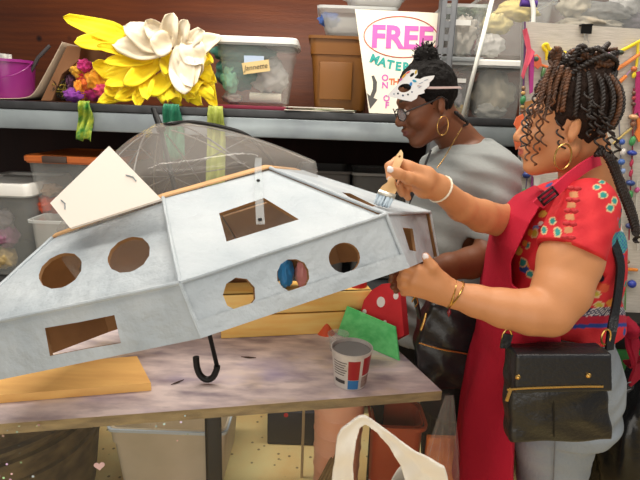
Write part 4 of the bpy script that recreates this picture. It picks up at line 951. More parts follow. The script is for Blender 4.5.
bag = thing('carrier_bag', 'white plastic carrier bag with open handle loop in front of the table', 'bag', (sx, sy, sz))
Yb = 0.86
bo = [(330, 500), (334, 470), (337, 440), (341, 432), (350, 427), (360, 421.5), (366, 421.5), (376, 429), (390, 437), (402, 447), (420, 457), (436, 465), (446, 470), (449, 480), (452, 500)]
bh_ = [(355, 500), (353.5, 470), (356, 448), (361, 434), (366, 431.5), (378, 439), (391, 455), (402, 473), (410, 500)]
box_ = [(float(P(x, y, 0.775)[0]), float(P(x, y, 0.775)[2])) for x, y in bo]; boh = [(float(P(x, y, 0.775)[0]), float(P(x, y, 0.775)[2])) for x, y in bh_]
def bagsheet(p):
    x, z = p[..., 0], p[..., 2]; d2 = np.maximum(poly2d(box_, x, z), -poly2d(boh, x, z))
    yb = 0.79 - 0.35 * np.clip(d2, -0.05, 0.0) + 0.005 * np.sin(x * 43 + z * 31) + 0.002 * np.sin(z * 97 - x * 60)
    dy = np.abs(p[..., 1] - yb) * 0.8 - 0.0032; return np.maximum(d2, dy)
v_ = Vol((P(325, 480, 0.775)[0], 0.72, float(P(360, 496, 0.775)[2])), (P(457, 480, 0.775)[0], 0.86, float(P(360, 416, 0.775)[2])), 0.0025)
v_.add((bagsheet, v_.o, v_.o + v_.n * v_.h)); me, _ = v_.mesh('handle', 2); link_mesh('handle', me, M_bag, bag)
# second handle limb and body
lp2 = [((392, 500), 30), ((396, 470), 28), ((400, 452), 22), ((420, 462), 20), ((440, 480), 20), ((452, 500), 20)]
top = [(335, 505), (362, 480), (378, 478), (388, 462), (395, 449), (408, 448), (425, 456), (447, 473), (456, 505)]
M2 = []
def bodyfn(u, v):
    """the bag's gathered sack: a closed rumpled tube, taller to the right"""
    a = 2 * math.pi * u; x0, x1 = P(338, 480, Yb)[0], P(452, 480, Yb)[0]; cx = (x0 + x1) / 2; rx = (x1 - x0) / 2; ry = 0.09
    ca = math.cos(a); xx = cx + rx * ca * (1.0 - 0.12 * v); px = 395 + 57 * ca
    yt = np.interp(px, [338, 362, 376, 388, 396, 408, 425, 447, 452], [500, 504, 506, 504, 498, 480, 472, 482, 490]); zt_ = float(P(px, yt, Yb)[2])
    z = sz + 0.004 + (zt_ - sz - 0.004) * v
    return np.array([xx + 0.006 * math.sin(a * 9 + v * 5), Yb + 0.01 + ry * math.sin(a) * (1 - 0.55 * v ** 3) + 0.007 * math.sin(a * 7 + v * 8) * v, z])
B().sheet(bodyfn, 72, 14).build('sack', M_bag, bag, ang=0, solid=0.0012)
B().prism([bodyfn(u / 40, 0.0) for u in range(40)], (0, 0, 0.001)).build('bottom', M_bag, bag, smooth=False)

# ================================================================== PIN BOARD WITH BEAD STRANDS
M_weave = mat('grey_weave', (187, 180, 168), 0.9, col2=(205, 197, 186), nscale=40, stretch=(0.4, 1, 6), bump=0.3, bscale=120)
YB = 1.86
q = [P(524, 21.5, YB), P(690, 32, YB), P(690, 314, YB), P(516, 314, YB)]
pin = thing('pin_board', 'large grey woven pin board hung with bead strands behind the woman in red', 'board', (q[2] + q[3]) / 2)
B().prism(q, (0, 0.022, 0)).build('panel', M_weave, pin, smooth=False)
B().tube([q[0] + [0, 0.004, 0], q[3] + [0, 0.004, 0]], 0.006, 8).build('edge_trim', mat('dark_trim', '#4c4a47', 0.6), pin)
kb_ = PX(YB - 0.015, 580, 120)
def bp(x, y, e=0.012): return P(x, y, YB - e)
cl = thing('binder_clip', 'black binder clip on the top edge of the pin board', 'clip', bp(586, 33))
a, b_, c_, d_ = bp(580.5, 25.5), bp(591, 26), bp(591, 34), bp(580.5, 33.5)
B().prism([a + [0, -.010, 0], b_ + [0, -.010, 0], c_ + [0, -.004, 0], d_ + [0, -.004, 0]], (0, 0.004, 0)).build('clip_body', M_blk, cl, smooth=False)
B().box((a + b_) / 2 + [0, 0.01, 0.002], (abs(b_[0] - a[0]), 0.05, 0.004)).build('clip_spine', M_blk, cl)
B().tube(smooth_path([bp(583.5, 32), bp(585, 38), bp(583.5, 43), bp(586.5, 45), bp(589, 43), bp(587, 38), bp(588.5, 32)], 4), 0.0011, 5).build('wire_handle', mat('bright_wire', '#b5b5b2', 0.3, metal=0.9), cl)
def strand(label, path, r_px, col, beads=(), name='bead_strand', cat='bead strand'):
    pts_ = smooth_path([bp(x, y) for x, y in path], 6); t = thing(name, label, cat, pts_[-1])
    B().tube(pts_, r_px * kb_, 7).build('cord', cloth(col), t)
    for (x, y, rx, ry, c) in beads:
        qb = bp(x, y, 0.016); cl_ = cloth(c, rough=0.35)
        B().lathe([(rx * kb_ * math.sin(a), -ry * kb_ * math.cos(a)) for a in np.linspace(0.25, math.pi - 0.25, 9)], 14, qb, (0.1, 0, 1)).build('bead', cl_, t)
    return t
def ragged(label, poly, col, name='fabric_scrap', cat='fabric scrap', seed=1):
    r_ = random.Random(seed); return tag(B().prism([bp(x, y, 0.02 + 0.01 * r_.random()) for x, y in poly], (0, 0.006, 0)).build(name, cloth(col), None, smooth=False), label, cat)
strand('dark purple strand with wooden and green beads down the left edge of the board', [(525, 22), (525, 45), (524, 75), (523, 112)], 0.8, '#5b2f63',
       [(523.5, 88, 2.2, 2, '#8a6a4a'), (523.3, 93, 2.2, 2, '#c49a5a'), (523, 100, 2.8, 4.5, '#2f7a45'), (522.5, 107, 2.4, 2, '#a5884f'), (522.4, 111, 2.2, 2, '#6b4a35')])
ragged('coral pink ribbon scrap tied at the top left of the board', [(523, 30), (527, 28), (530, 40), (531, 48), (535, 52), (530, 63), (527, 68), (523.5, 79), (521.5, 76), (525, 62), (527, 50), (524, 36)], '#d9546a', seed=2)
ragged('magenta ribbon tail below the coral ribbon on the board', [(530, 55), (534, 54), (534, 70), (533, 92), (530, 94), (529, 75)], '#a8327f', seed=3)
ragged('small orange cloth flower beside the coral ribbon', [(532, 56), (537, 54), (541, 58), (542, 65), (538, 69), (533, 65)], '#d96a4a', seed=4)
strand('green glass bead on the orange cloth flower', [(533, 58), (538, 60)], 0.6, '#3a3a2f', [(535.5, 59, 3.2, 3, '#3f5a46')])
strand('orange strip behind the braids from the cloth flower', [(541, 65), (556, 70), (566, 76)], 1.2, '#e2783f', name='pipe_cleaner', cat='pipe cleaner')
strand('olive bead under the yellow pipe cleaner', [(543, 66), (543, 76)], 0.8, '#4b6b3c', [(543, 73, 2.2, 5, '#4c7040')])
ragged('orange cloth scraps low on the left edge of the board', [(517, 117), (523, 114), (526, 122), (522, 127), (526, 132), (520, 136), (521, 146), (516, 150), (514, 140), (517, 130), (514, 124)], '#e06a3c', seed=5)
ragged('brown card tag behind the curls on the board', [(525, 102), (533, 100), (534, 116), (526, 119)], '#b07a45', name='card_tag', cat='card', seed=6)
t = strand('yellow pipe cleaner with looped end across the top of the board', [(547, 60), (546.5, 52), (544, 49), (543.5, 45.5), (547, 44.5), (548.5, 48), (551, 50), (560, 52), (575, 55), (600, 57.5), (614, 54), (627, 48), (640, 41)], 1.7, '#e6c91f',
           [(612, 54.5, 4.5, 2.2, '#d69ac8'), (620, 52.5, 3.6, 2.4, '#33402f')], name='pipe_cleaner', cat='pipe cleaner')
strand('orange strip slanting up to the right across the board', [(608, 73.5), (622, 66), (634, 58), (645, 50)], 2.0, '#e58a4a', name='felt_strip', cat='felt strip')
strand('short orange strip below the long slanting orange strip', [(612, 86.5), (620, 81.5), (626, 76)], 2.0, '#e58540', name='felt_strip', cat='felt strip')
strand('yellow cord hanging down the right side of the board', [(638, 42), (637, 60), (635, 74)], 1.3, '#e6cf2f', [(634, 69, 3, 2.6, '#c46a3a'), (634, 75, 2, 3.2, '#e6cf2f')])
strand('lilac wire hook between two orange strips', [(625, 79), (628, 73), (633, 69)], 0.7, '#b68fb5', name='wire_hook', cat='wire')
ragged('magenta fringe at the right edge of the board', [(636.5, 72), (645, 70), (645, 116), (640, 118), (638, 112), (635, 114)], '#b52a6a', seed=8)
strand('long bead strand with blue and green beads right of the braid', [(634, 88), (633, 120), (632, 160), (630, 200), (629, 240)], 0.7, '#8a2f3c',
       [(634, 93, 2, 2, '#6b4630'), (634, 98, 2, 2, '#a83c3c'), (633.5, 104, 2.4, 2, '#5a3b2c'), (633.5, 117, 4.5, 2.6, '#d9a678'), (633, 124, 2.5, 3, '#8a5a3c'), (632.5, 141, 3, 5, '#3f9150'), (632, 153, 4.8, 2.8, '#2a3f9c'), (631.5, 163, 1.8, 4, '#b52f4f'), (631, 173, 1.8, 4, '#b52f4f'), (630.5, 183, 4.6, 3, '#27407f'), (630, 195, 3, 5, '#3f8a4a'), (629.8, 206, 2, 3, '#c9b8a0'), (629.5, 216, 2.2, 2.5, '#d6d0c4'), (629, 226, 3.6, 3, '#31386b')])
ragged('orange cloth at the right edge of the board above the blue beads', [(637, 118), (645, 116), (645, 140), (639, 142), (635, 134), (638, 128)], '#e07a34', seed=9)
for i, (x, y, c, ln) in enumerate(((601, 142, '#e0c92f', 42), (604.5, 146, '#d9d4c4', 40), (607, 140, '#d8c23a', 48), (610, 150, '#cfc9bb', 38))):
    strand(('yellow', 'white', 'second yellow', 'second white')[i] + ' ribbon hanging behind the neck on the board', [(x, y), (x + 1, y + ln / 2), (x - 1, y + ln)], 1.3, c, name='ribbon', cat='ribbon')
strand('pale wooden stick slanting by the braid on the board', [(613, 144), (622, 136), (632, 128)], 1.3, '#b8a060', name='craft_stick', cat='stick')
strand('blue bead cluster behind the long braid', [(618, 110), (620, 140), (621, 170), (620, 200)], 0.6, '#6a6a78', [(619, 109, 3.4, 3.2, '#2f3f73'), (622, 142, 3, 3, '#3b5aa8'), (623, 152, 2.6, 4, '#d8d2cc'), (621.5, 162, 3.4, 3.2, '#4064a8'), (623, 171, 2.5, 3, '#8aa0c8'), (620, 182, 2.8, 2.8, '#b8b2a8')])
strand('strand with blue bead and white shells under the chin', [(530, 150), (528, 170), (525, 195)], 0.6, '#5a4a6a', [(526.5, 175, 4.2, 3.6, '#28397a'), (525, 191, 3, 2.4, '#3f8a4f')])
ragged('white ribbon knot under the chin on the board', [(531, 172), (536, 170), (544, 173), (541, 178), (538, 190), (534, 188), (534, 178)], '#cfc8c0', seed=11)
strand('pink and violet twisted cord hanging below the white knot', [(533, 172), (532, 186), (531, 205)], 1.3, '#a8508f', name='cord', cat='cord')
strand('orange pipe cleaner cross with green stem low on the board', [(627, 250), (626, 275), (625, 310)], 0.8, '#5f8a4c', [(632, 284, 4.4, 4.4, '#28399c'), (628, 262, 2, 2, '#7a5a38')], name='bead_flower', cat='bead flower')
strand('orange cross piece low on the board', [(624, 269), (637, 270)], 1.9, '#e0852f', name='pipe_cleaner', cat='pipe cleaner')
strand('white thread hanging at the right edge of the board', [(637, 180), (636, 215), (638, 250)], 0.9, '#cbc6bc', [(637, 190, 2.6, 3, '#c0548a'), (637, 226, 3.2, 2.4, '#4a4f8f')])

# black table carrying the board, green tub, black sack, folding legs
tz = float(q[2][2]) - 0.002
t = thing('black_table', 'black metal table carrying the grey pin board', 'table', ((q[2] + q[3]) / 2 * [1, 1, 0]) + [0, 0.1, 0])
cx = float((q[2][0] + q[3][0]) / 2)
B().box((cx + 0.1, YB + 0.10, tz - 0.013), (1.0, 0.42, 0.026), bev=0.004).build('tabletop', M_blk, t)
B().box((cx + 0.1, YB - 0.12, tz - 0.075), (0.98, 0.02, 0.05), bev=0.003).build('rail', M_blk, t)
for x in (cx - 0.35, cx + 0.55):
    for y in (YB - 0.12, YB + 0.29): B().box((x, y, (tz - 0.027) / 2), (0.03, 0.03, tz - 0.03), bev=0.003).build('leg', M_blk, t)
B().box((cx + 0.1, YB + 0.1, 0.15), (0.94, 0.38, 0.02), bev=0.003).build('lower_shelf', M_blk, t)
ga = P(614, 345, YB - 0.02); gz = float(P(640, 350, YB)[2])
M_gtub = mat('green_plastic', '#1f8a45', 0.4)
tote('green_tub', 'green plastic tub on the lower shelf of the black table', 604, 690, 345, 0.162, YB - 0.05, 0.32, wall=M_gtub, rim=M_gtub, taper=0.9, ribs=False)
M_sack = mat('black_sack', '#121214', 0.25, bump=0.3, bscale=20)
sq = P(640, 440, 1.52)
tag(crumple((sq[0] + 0.02, 1.56, 0.33), (0.135, 0.13, 0.33), 97, amt=0.22, freq=2.4).build('refuse_sack', M_sack, None, ang=0), 'black plastic refuse sack at the lower right behind the jeans', 'sack')
t = thing('folding_chair', 'black folding chair legs behind the jeans at bottom right', 'chair', (P(612, 470, 1.72)[0], 1.72, 0))
for (x0, x1) in ((598, 602), (628, 618)):
    a = P(x1, 452, 1.68); g = P(x0, 560, 1.68); dd = g - a; g = a + dd * (a[2] - 0.008) / (a[2] - g[2]); B().tube([a, g], 0.008, 8).build('leg', M_blk, t)
a, b_ = P(594, 452, 1.68), P(632, 452, 1.68); B().box((a + b_) / 2 + [0, 0.14, 0], (abs(b_[0] - a[0]), 0.3, 0.025), bev=0.006).build('seat', M_blk, t)

# ================================================================== PEOPLE
def sec(py, xl, xr, Y, ry, yaw=0.0):
    a, b_ = P(xl, py, Y), P(xr, py, Y); return ((a[2] + b_[2]) / 2, (a[0] + b_[0]) / 2, Y, (b_[0] - a[0]) / 2, ry, yaw)
def chain(vol, pts, k=0.008, k0=None):
    """pts: (px, py, Y, radius)"""
    q = [(P(p[0], p[1], p[2]), p[3]) for p in pts]
    for i in range(len(q) - 1): vol.add(f_cone(q[i][0], q[i + 1][0], q[i][1], q[i + 1][1]), k0 if (i == 0 and k0 is not None) else k)
class Head:
    def __init__(s, c, fwd, scale, cx=-0.012, crx=0.096):
        s.cx, s.crx = cx, crx; s.c = np.asarray(c); s.k = scale; x = unit(fwd); y = unit(np.cross([0, 0, 1.0], x)); z = np.cross(x, y); s.R = np.stack([x, y, z], 1)
    def w(s, p): return s.c + s.R @ (np.asarray(p, float) * s.k)
    def loc(s, v): return ((v - s.c) @ s.R) / s.k
    def E(s, c, r, rot=None): return f_ell(s.w(c), np.asarray(r) * s.k, s.R if rot is None else s.R @ rot)
    def C(s, a, b_, ra, rb): return f_cone(s.w(a), s.w(b_), ra * s.k, rb * s.k)
    def sculpt(s, vol):
        A = vol.add
        A(s.E((s.cx, 0, 0.045), (s.crx, 0.074, 0.088)), 0.01)
        A(s.E((0.035, 0, -0.005), (0.060, 0.062, 0.085)), 0.02)
        for sg in (-1, 1): A(s.C((0.0, sg * 0.045, -0.045), (0.066, sg * 0.012, -0.090), 0.026, 0.020), 0.018)
        A(s.E((0.073, 0, -0.090), (0.020, 0.022, 0.017)), 0.012)
        A(s.E((0.03, 0, -0.085), (0.045, 0.035, 0.018)), 0.02)
        A(s.E((0.082, 0, 0.036), (0.016, 0.046, 0.013)), 0.014)
        for sg in (-1, 1):
            A(s.E((0.068, sg * 0.038, -0.022), (0.024, 0.022, 0.024)), 0.016)
            vol.cut(s.E((0.103, sg * 0.033, 0.012), (0.016, 0.019, 0.012)), 0.010)
            A(s.E((0.082, sg * 0.033, 0.012), (0.013, 0.015, 0.0125)), 0.003)
        A(s.C((0.090, 0, 0.022), (0.110, 0, -0.018), 0.008, 0.0125), 0.010)
        A(s.E((0.109, 0, -0.022), (0.013, 0.012, 0.011)), 0.006)
        for sg in (-1, 1): A(s.E((0.100, sg * 0.0125, -0.025), (0.012, 0.008, 0.009)), 0.005)
        A(s.E((0.086, 0, -0.055), (0.017, 0.028, 0.022)), 0.012)
        A(s.E((0.101, 0, -0.0475), (0.010, 0.022, 0.0062)), 0.003)
        A(s.E((0.099, 0, -0.0600), (0.010, 0.019, 0.0072)), 0.003)
        vol.cut(s.E((0.112, 0, -0.0538), (0.008, 0.022, 0.0013)), 0.002)
        for sg in (-1, 1):
            r_ = rotv((0, 1, 0), -0.25) @ rotv((0, 0, 1), sg * 0.35)
            A(s.E((-0.004, sg * 0.076, 0.0), (0.0145, 0.0065, 0.025), r_), 0.004)
            vol.cut(s.E((0.002, sg * 0.084, 0.002), (0.0075, 0.006, 0.0145), r_), 0.004)
            A(s.E((0.0, sg * 0.073, -0.022), (0.007, 0.006, 0.008)), 0.004)
    def paint(s, v, cols, lip, brow):
        l = s.loc(v); x, y, z = l.T
        e = ((x - 0.100) / 0.013) ** 2 + (y / 0.0235) ** 2 + ((z + 0.0535) / 0.0125) ** 2
        m = (e < 1.0) & (x > 0.09); cols[m] = lip
        zb = 0.040 + 0.004 * np.sin(np.clip((np.abs(y) - 0.012) / 0.04, 0, 1) * np.pi)
        m = (x > 0.05) & (np.abs(y) > 0.012) & (np.abs(y) < 0.052) & (np.abs(z - zb) < 0.0042); cols[m] = brow
    def eyes(s, par):
        for sg in (-1, 1):
            o = B().lathe([(0.0002, 0.0128), (0.005, 0.0122), (0.009, 0.009), (0.0115, 0.004), (0.012, 0)], 16, s.w((0.0835, sg * 0.033, 0.0095)), s.R @ unit((0.9, sg * 0.15, -0.25)))
            o.build('eye', mat('eye_white', '#cfc6bd', 0.25), par)
            B().lathe([(0.0055, 0.0135), (0.0025, 0.0142), (0.0002, 0.0144)], 14, s.w((0.0835, sg * 0.033, 0.0095)), s.R @ unit((0.9, sg * 0.15, -0.25))).build('iris', mat('eye_dark', '#1d120c', 0.2), par)
def hair_cap(vol, H, grow=0.010):
    vol.add(H.E((H.cx, 0, 0.047), (H.crx + grow, 0.074 + grow, 0.088 + grow)), 0)
    def fn(p):
        l = ((p - H.c) @ H.R) / H.k; x, y, z = l[..., 0], l[..., 1], l[..., 2]
        return np.maximum((x - (0.020 + 0.72 * z)) * 0.8, -0.065 - z - 0.3 * (x + 0.05)) * H.k
    vol.inter(fn)
    for sg in (-1, 1): vol.cut(H.E((0.0, sg * 0.082, -0.004), (0.019, 0.025, 0.030)), 0.004)
def rope(path, R, pitch, ph=0.0, n=5, taper=True, step=0.0028):
    """two strands wound round each other: a braid"""
    pts = smooth_path(path, 14); d = np.cumsum([0] + [np.linalg.norm(pts[i + 1] - pts[i]) for i in range(len(pts) - 1)]); m = max(6, int(d[-1] / step))
    q = np.stack([np.interp(np.linspace(0, d[-1], m), d, [p[k] for p in pts]) for k in range(3)], 1); o = B(); nv = None; fr = []
    for i in range(m):
        t_ = unit(q[min(i + 1, m - 1)] - q[max(i - 1, 0)])
        if nv is None: nv = np.cross(t_, [0.3, 0.5, 0.8])
        nv = unit(nv - t_ * (nv @ t_)); fr.append((nv, np.cross(t_, nv)))
    for s_ in (0, 1):
        c = []; rr_ = []
        for i in range(m):
            a = ph + s_ * math.pi + 2 * math.pi * i * d[-1] / m / pitch; k = (1 - 0.55 * (i / m) ** 3) if taper else 1
            c.append(q[i] + (fr[i][0] * math.cos(a) + fr[i][1] * math.sin(a)) * R * 0.48 * k); rr_.append(R * 0.62 * k)
        o.tube(c, rr_, n)
    return o
def curl(path, amp, pitch, r, n=5, grow=True):
    pts = smooth_path(path, 12); d = np.cumsum([0] + [np.linalg.norm(pts[i + 1] - pts[i]) for i in range(len(pts) - 1)]); m = max(10, int(d[-1] / 0.0022))
    q = np.stack([np.interp(np.linspace(0, d[-1], m), d, [p[k] for p in pts]) for k in range(3)], 1); c = []
    for i in range(m):
        a = 2 * math.pi * i * d[-1] / m / pitch; k = amp * (0.3 + 0.7 * i / m if grow else 1); c.append(q[i] + np.array([math.cos(a), math.sin(a) * 0.8, 0.25 * math.sin(a)]) * k)
    return B().tube(c, r, n)
def skin_mat(name): return mat(name, '#888888', 0.48, attr=True, bump=0.04, bscale=180, spec=0.4)
def finish(vol, name, m, par, colfn, smooth=2, origin=None):
    me, v = vol.mesh(name, smooth); vcol(me, colfn(v)); return link_mesh(name, me, m, par, True, origin)
def flat(hexs): c = rgb(hexs); return lambda v: np.tile(c, (len(v), 1))
H_ = 0.0036

# ------------------------------------------------------------------ woman in the grey T-shirt (behind)
BH = Head(P(431, 105, 1.53), (-0.92, -0.14, -0.34), 0.96, 0.0, 0.086)
BT = [sec(139, 455, 490, 1.60, 0.07), sec(150, 436, 505, 1.60, 0.15), sec(165, 421, 507, 1.60, 0.185), sec(190, 410, 509, 1.60, 0.19), sec(215, 405, 511, 1.60, 0.185), sec(245, 401, 508, 1.60, 0.18), sec(285, 397, 506, 1.60, 0.185), sec(325, 394, 508, 1.60, 0.19)]
zb = BT[-1][0]; bx0 = (BT[-1][1])
BL = [[(zb + 0.03, bx0 - 0.0, 1.60, 0.165, 0.175), (zb - 0.12, bx0 - 0.01, 1.60, 0.165, 0.18)]]
def legs(cx, cy, ztop, dy, r0, lean=0.0):
    return [[(ztop, cx, cy + s * dy, r0, r0 * 1.0), (ztop * 0.72, cx, cy + s * dy, r0 * 0.9, r0 * 0.9), (0.48, cx + 0.01, cy + s * dy, r0 * 0.66, r0 * 0.68), (0.36, cx + 0.02, cy + s * dy, r0 * 0.66, r0 * 0.66), (0.09, cx + 0.03, cy + s * dy, r0 * 0.48, r0 * 0.48)] for s in (-1, 1)]
BLg = legs(bx0 - 0.005, 1.60, zb - 0.06, 0.09, 0.098)
BARM = [(499, 178, 1.47, 0.046), (497, 215, 1.42, 0.048), (488, 256, 1.37, 0.046), (470, 263, 1.325, 0.043), (448, 267, 1.275, 0.036), (424, 272, 1.215, 0.026)]
v = Vol((P(380, 100, 1.3)[0] - 0.06, 1.06, 0.0), (P(520, 200, 1.6)[0] + 0.05, 1.86, 1.70), H_)
BH.sculpt(v)
v.add(f_cone(P(440, 118, 1.55), P(466, 150, 1.60), 0.052, 0.062), 0.02)
v.add(f_loft(BT, -0.012), 0.02)
v.add(f_loft(BL[0], -0.012), 0.02)
for lg in BLg: v.add(f_loft(lg, -0.008), 0.01)
chain(v, BARM, 0.012, 0.03)
chain(v, [(424, 272, 1.215, 0.024), (413, 274, 1.18, 0.020), (402, 276, 1.145, 0.016)], 0.01); chain(v, [(424, 276, 1.215, 0.020), (412, 280, 1.18, 0.018), (403, 284, 1.15, 0.014)], 0.01)
for a in ([(403, 273, 1.145), (396, 272, 1.115), (392, 275, 1.10)], [(401, 277, 1.145), (394, 277, 1.115), (391, 281, 1.10)], [(401, 282, 1.145), (395, 283, 1.12), (393, 287, 1.105)], [(402, 286, 1.15), (398, 288, 1.125), (396, 291, 1.11)]):
    chain(v, [(*p, r_) for p, r_ in zip(a, (0.0098, 0.0088, 0.0078))], 0.003)
chain(v, [(416, 272, 1.18, 0.011), (408, 268, 1.15, 0.010), (401, 268, 1.125, 0.0085)], 0.004)
chain(v, [(440, 180, 1.76, 0.055), (440, 240, 1.80, 0.045), (432, 285, 1.77, 0.036), (426, 320, 1.74, 0.026), (424, 334, 1.73, 0.024), (423, 345, 1.725, 0.015)], 0.012, 0.03)
for y_ in (1.51, 1.69):
    v.add(f_ell((bx0 - 0.05, y_, 0.045), (0.125, 0.045, 0.044)), 0.01)
BSK = rgb((109, 66, 42))
def bcol(vv):
    c = np.tile(BSK, (len(vv), 1)); BH.paint(vv, c, rgb('#6e3f38'), rgb('#1b120e')); c[vv[:, 2] < 0.085] = rgb('#1a1a1c'); return c
bw = finish(v, 'person', skin_mat('skin'), None, bcol, origin=(bx0, 1.60, 0))
tag(bw, 'woman in grey T-shirt and glasses with white mask pushed up on her forehead', 'person')
BH.eyes(bw)
# T-shirt
v = Vol((P(380, 100, 1.3)[0], 1.28, zb - 0.06), (P(530, 200, 1.6)[0] + 0.05, 1.86, 1.50), H_)
v.add(f_loft(BT + [(zb - 0.035, BT[-1][1] - 0.002, 1.60, BT[-1][3] + 0.004, 0.195)], 0.004), 0)
v.add(f_cone(P(499, 172, 1.46), P(494, 236, 1.405), 0.064, 0.066), 0.035)
v.add(f_cone(P(440, 178, 1.76), P(440, 225, 1.79), 0.062, 0.062), 0.035)
v.cut(f_ell(P(462, 128, 1.575), (0.085, 0.08, 0.062)), 0.008)
# the sleeve ends in a clean hem
hq = P(493, 240, 1.40); v.cut(f_box(hq + np.array([0.0, -0.02, -0.056]), (0.075, 0.09, 0.05), rotv((0, 1, 0), 0.12)), 0.002)
def fold(vv):
    x, y, z = vv.T; return 0.0065 * np.sin(x * 42 + z * 50 + 3 * np.sin(z * 14)) * np.sin(z * 23 + y * 17) + 0.002 * np.sin(z * 90 + x * 40 + y * 30)
v.displace(fold)
M_tee = mat('grey_jersey', '#888888', 0.9, attr=True, bump=0.12, bscale=90, sheen=0.1)
finish(v, 'shirt', M_tee, bw, flat((138, 141, 139)))
# trousers
v = Vol((bx0 - 0.2, 1.36, 0.05), (bx0 + 0.22, 1.84, zb + 0.06), 0.0045)
v.add(f_loft(BL[0], 0.0), 0.0)
for lg in BLg: v.add(f_loft(lg, 0.004), 0.015)
finish(v, 'trousers', mat('black_trousers', '#888888', 0.8, attr=True), bw, flat('#161517'))
# hair: close cap and a puff on top
v = Vol(BH.c - 0.17, BH.c + 0.19, 0.003)
hair_cap(v, BH, 0.005)
pf = P(426, 56, 1.53)
v.add(f_ell(pf, (0.036, 0.036, 0.029)), 0.006); v.add(f_cone(BH.w((0.005, 0, 0.118)), pf, 0.016, 0.018), 0.006)
def hairline(vv): return np.array([0.006 * noise.noise(Vector((float(p[0]), float(p[1]), float(p[2]))) * 60) + 0.003 * noise.noise(Vector((float(p[0]), float(p[1]), float(p[2]))) * 160) for p in vv])
def frizz(vv): return np.array([0.004 * noise.noise(Vector((float(p[0]), float(p[1]), float(p[2]))) * 70) + 0.003 * noise.noise(Vector((float(p[0]), float(p[1]), float(p[2]))) * 150) for p in vv])
v.displace(frizz)
M_hair = mat('black_hair', '#888888', 0.75, attr=True, bump=0.5, bscale=220, spec=0.15)
hb = finish(v, 'hair', M_hair, bw, flat('#0f0b09'), 1)
ro_ = random.Random(5); o = B()
for i in range(90):
    d = unit([ro_.gauss(0, 1), ro_.gauss(0, 1), ro_.gauss(0.4, 1)]); p0 = pf + d * 0.028; p1 = p0 + d * ro_.uniform(0.008, 0.016) + np.array([ro_.gauss(0, .004) for _ in range(3)]); o.tube([p0, (p0 + p1) / 2 + 0.003 * unit([ro_.gauss(0, 1) for _ in range(3)]), p1], 0.0016, 4)
o.build('puff', mat('black_strands', '#15100e', 0.6), hb, ang=0)
for i, (a, b_, c_) in enumerate(([(449, 108), (454, 122), (457, 138)], [(452, 112), (460, 121), (462, 131)], [(447, 112), (450, 124), (449, 134)])):
    pass
rope([P(455, 112, 1.50), P(462, 118, 1.51), P(468, 123, 1.52), P(463, 126, 1.52)], 0.006, 0.014).build('twist', mat('black_strands', '#15100e', 0.6), hb, ang=0)
# glasses
gl = BH
M_frame = mat('dark_frame', '#2a2422', 0.3); M_lens = mat('lens', '#c9cdd2', 0.05, alpha=0.14)
fr_ = B()
for sg in (-1, 1):
    ring_ = [gl.w((0.112 - 0.012 * (abs(0.034 + 0.021 * math.cos(a)) / 0.055) ** 2, sg * (0.034 + 0.0225 * math.cos(a)), 0.004 + 0.0185 * math.sin(a))) for a in np.linspace(0, 2 * math.pi, 33)[:-1]]
    fr_.tube(ring_, 0.0016, 6, closed=True)
    fr_.tube([gl.w((0.099, sg * 0.0565, 0.010)), gl.w((0.085, sg * 0.073, 0.014)), gl.w((0.02, sg * 0.084, 0.018)), gl.w((-0.008, sg * 0.083, 0.022)), gl.w((-0.022, sg * 0.081, 0.006))], 0.0023, 6)
fr_.tube([gl.w((0.111, -0.012, 0.008)), gl.w((0.116, 0, 0.011)), gl.w((0.111, 0.012, 0.008))], 0.0016, 6)
gf = fr_.build('glasses', M_frame, bw)
for sg in (-1, 1):
    B().prism([gl.w((0.1115 - 0.012 * (abs(0.034 + 0.021 * math.cos(a)) / 0.055) ** 2, sg * (0.034 + 0.0215 * math.cos(a)), 0.004 + 0.0175 * math.sin(a))) for a in np.linspace(0, 2 * math.pi, 25)[:-1]], gl.R @ np.array([-0.0012, 0, 0])).build('lens', M_lens, gf, smooth=False)
# mask pushed up on the forehead
mk_n = unit(BH.R @ np.array([0.55, 0.80, 0.22])); mk_q = BH.w((0.075, 0.055, 0.088))
mpx = [(387, 96), (392, 90), (398, 84), (402, 77), (406.5, 72), (412, 69.5), (417, 70), (417.5, 74), (414, 78), (420, 79), (424, 77), (429, 76), (434.5, 75.5), (433, 79), (429.5, 82.5), (429, 86), (424, 90), (424.5, 93), (418, 95), (416.5, 98.5), (411, 101.5), (403, 100), (395, 98)]
mk = plate_with_holes('mask', [PP(x, y, mk_q, mk_n) for x, y in mpx], [[PP(x, y, mk_q, mk_n) for x, y in oval(404.5, 88, 6.8, 4.3, -0.2, 20)], [PP(x, y, mk_q, mk_n) for x, y in oval(412.0, 74.8, 2.8, 1.5, -0.7, 12)]], mk_n, 0.0025, [mat('mask_white', '#e6e4e2', 0.5)] * 2, bw)
mk['label'] = 'white bird-shaped mask with painted colours'
mkm = PX(1.46, 408, 88)
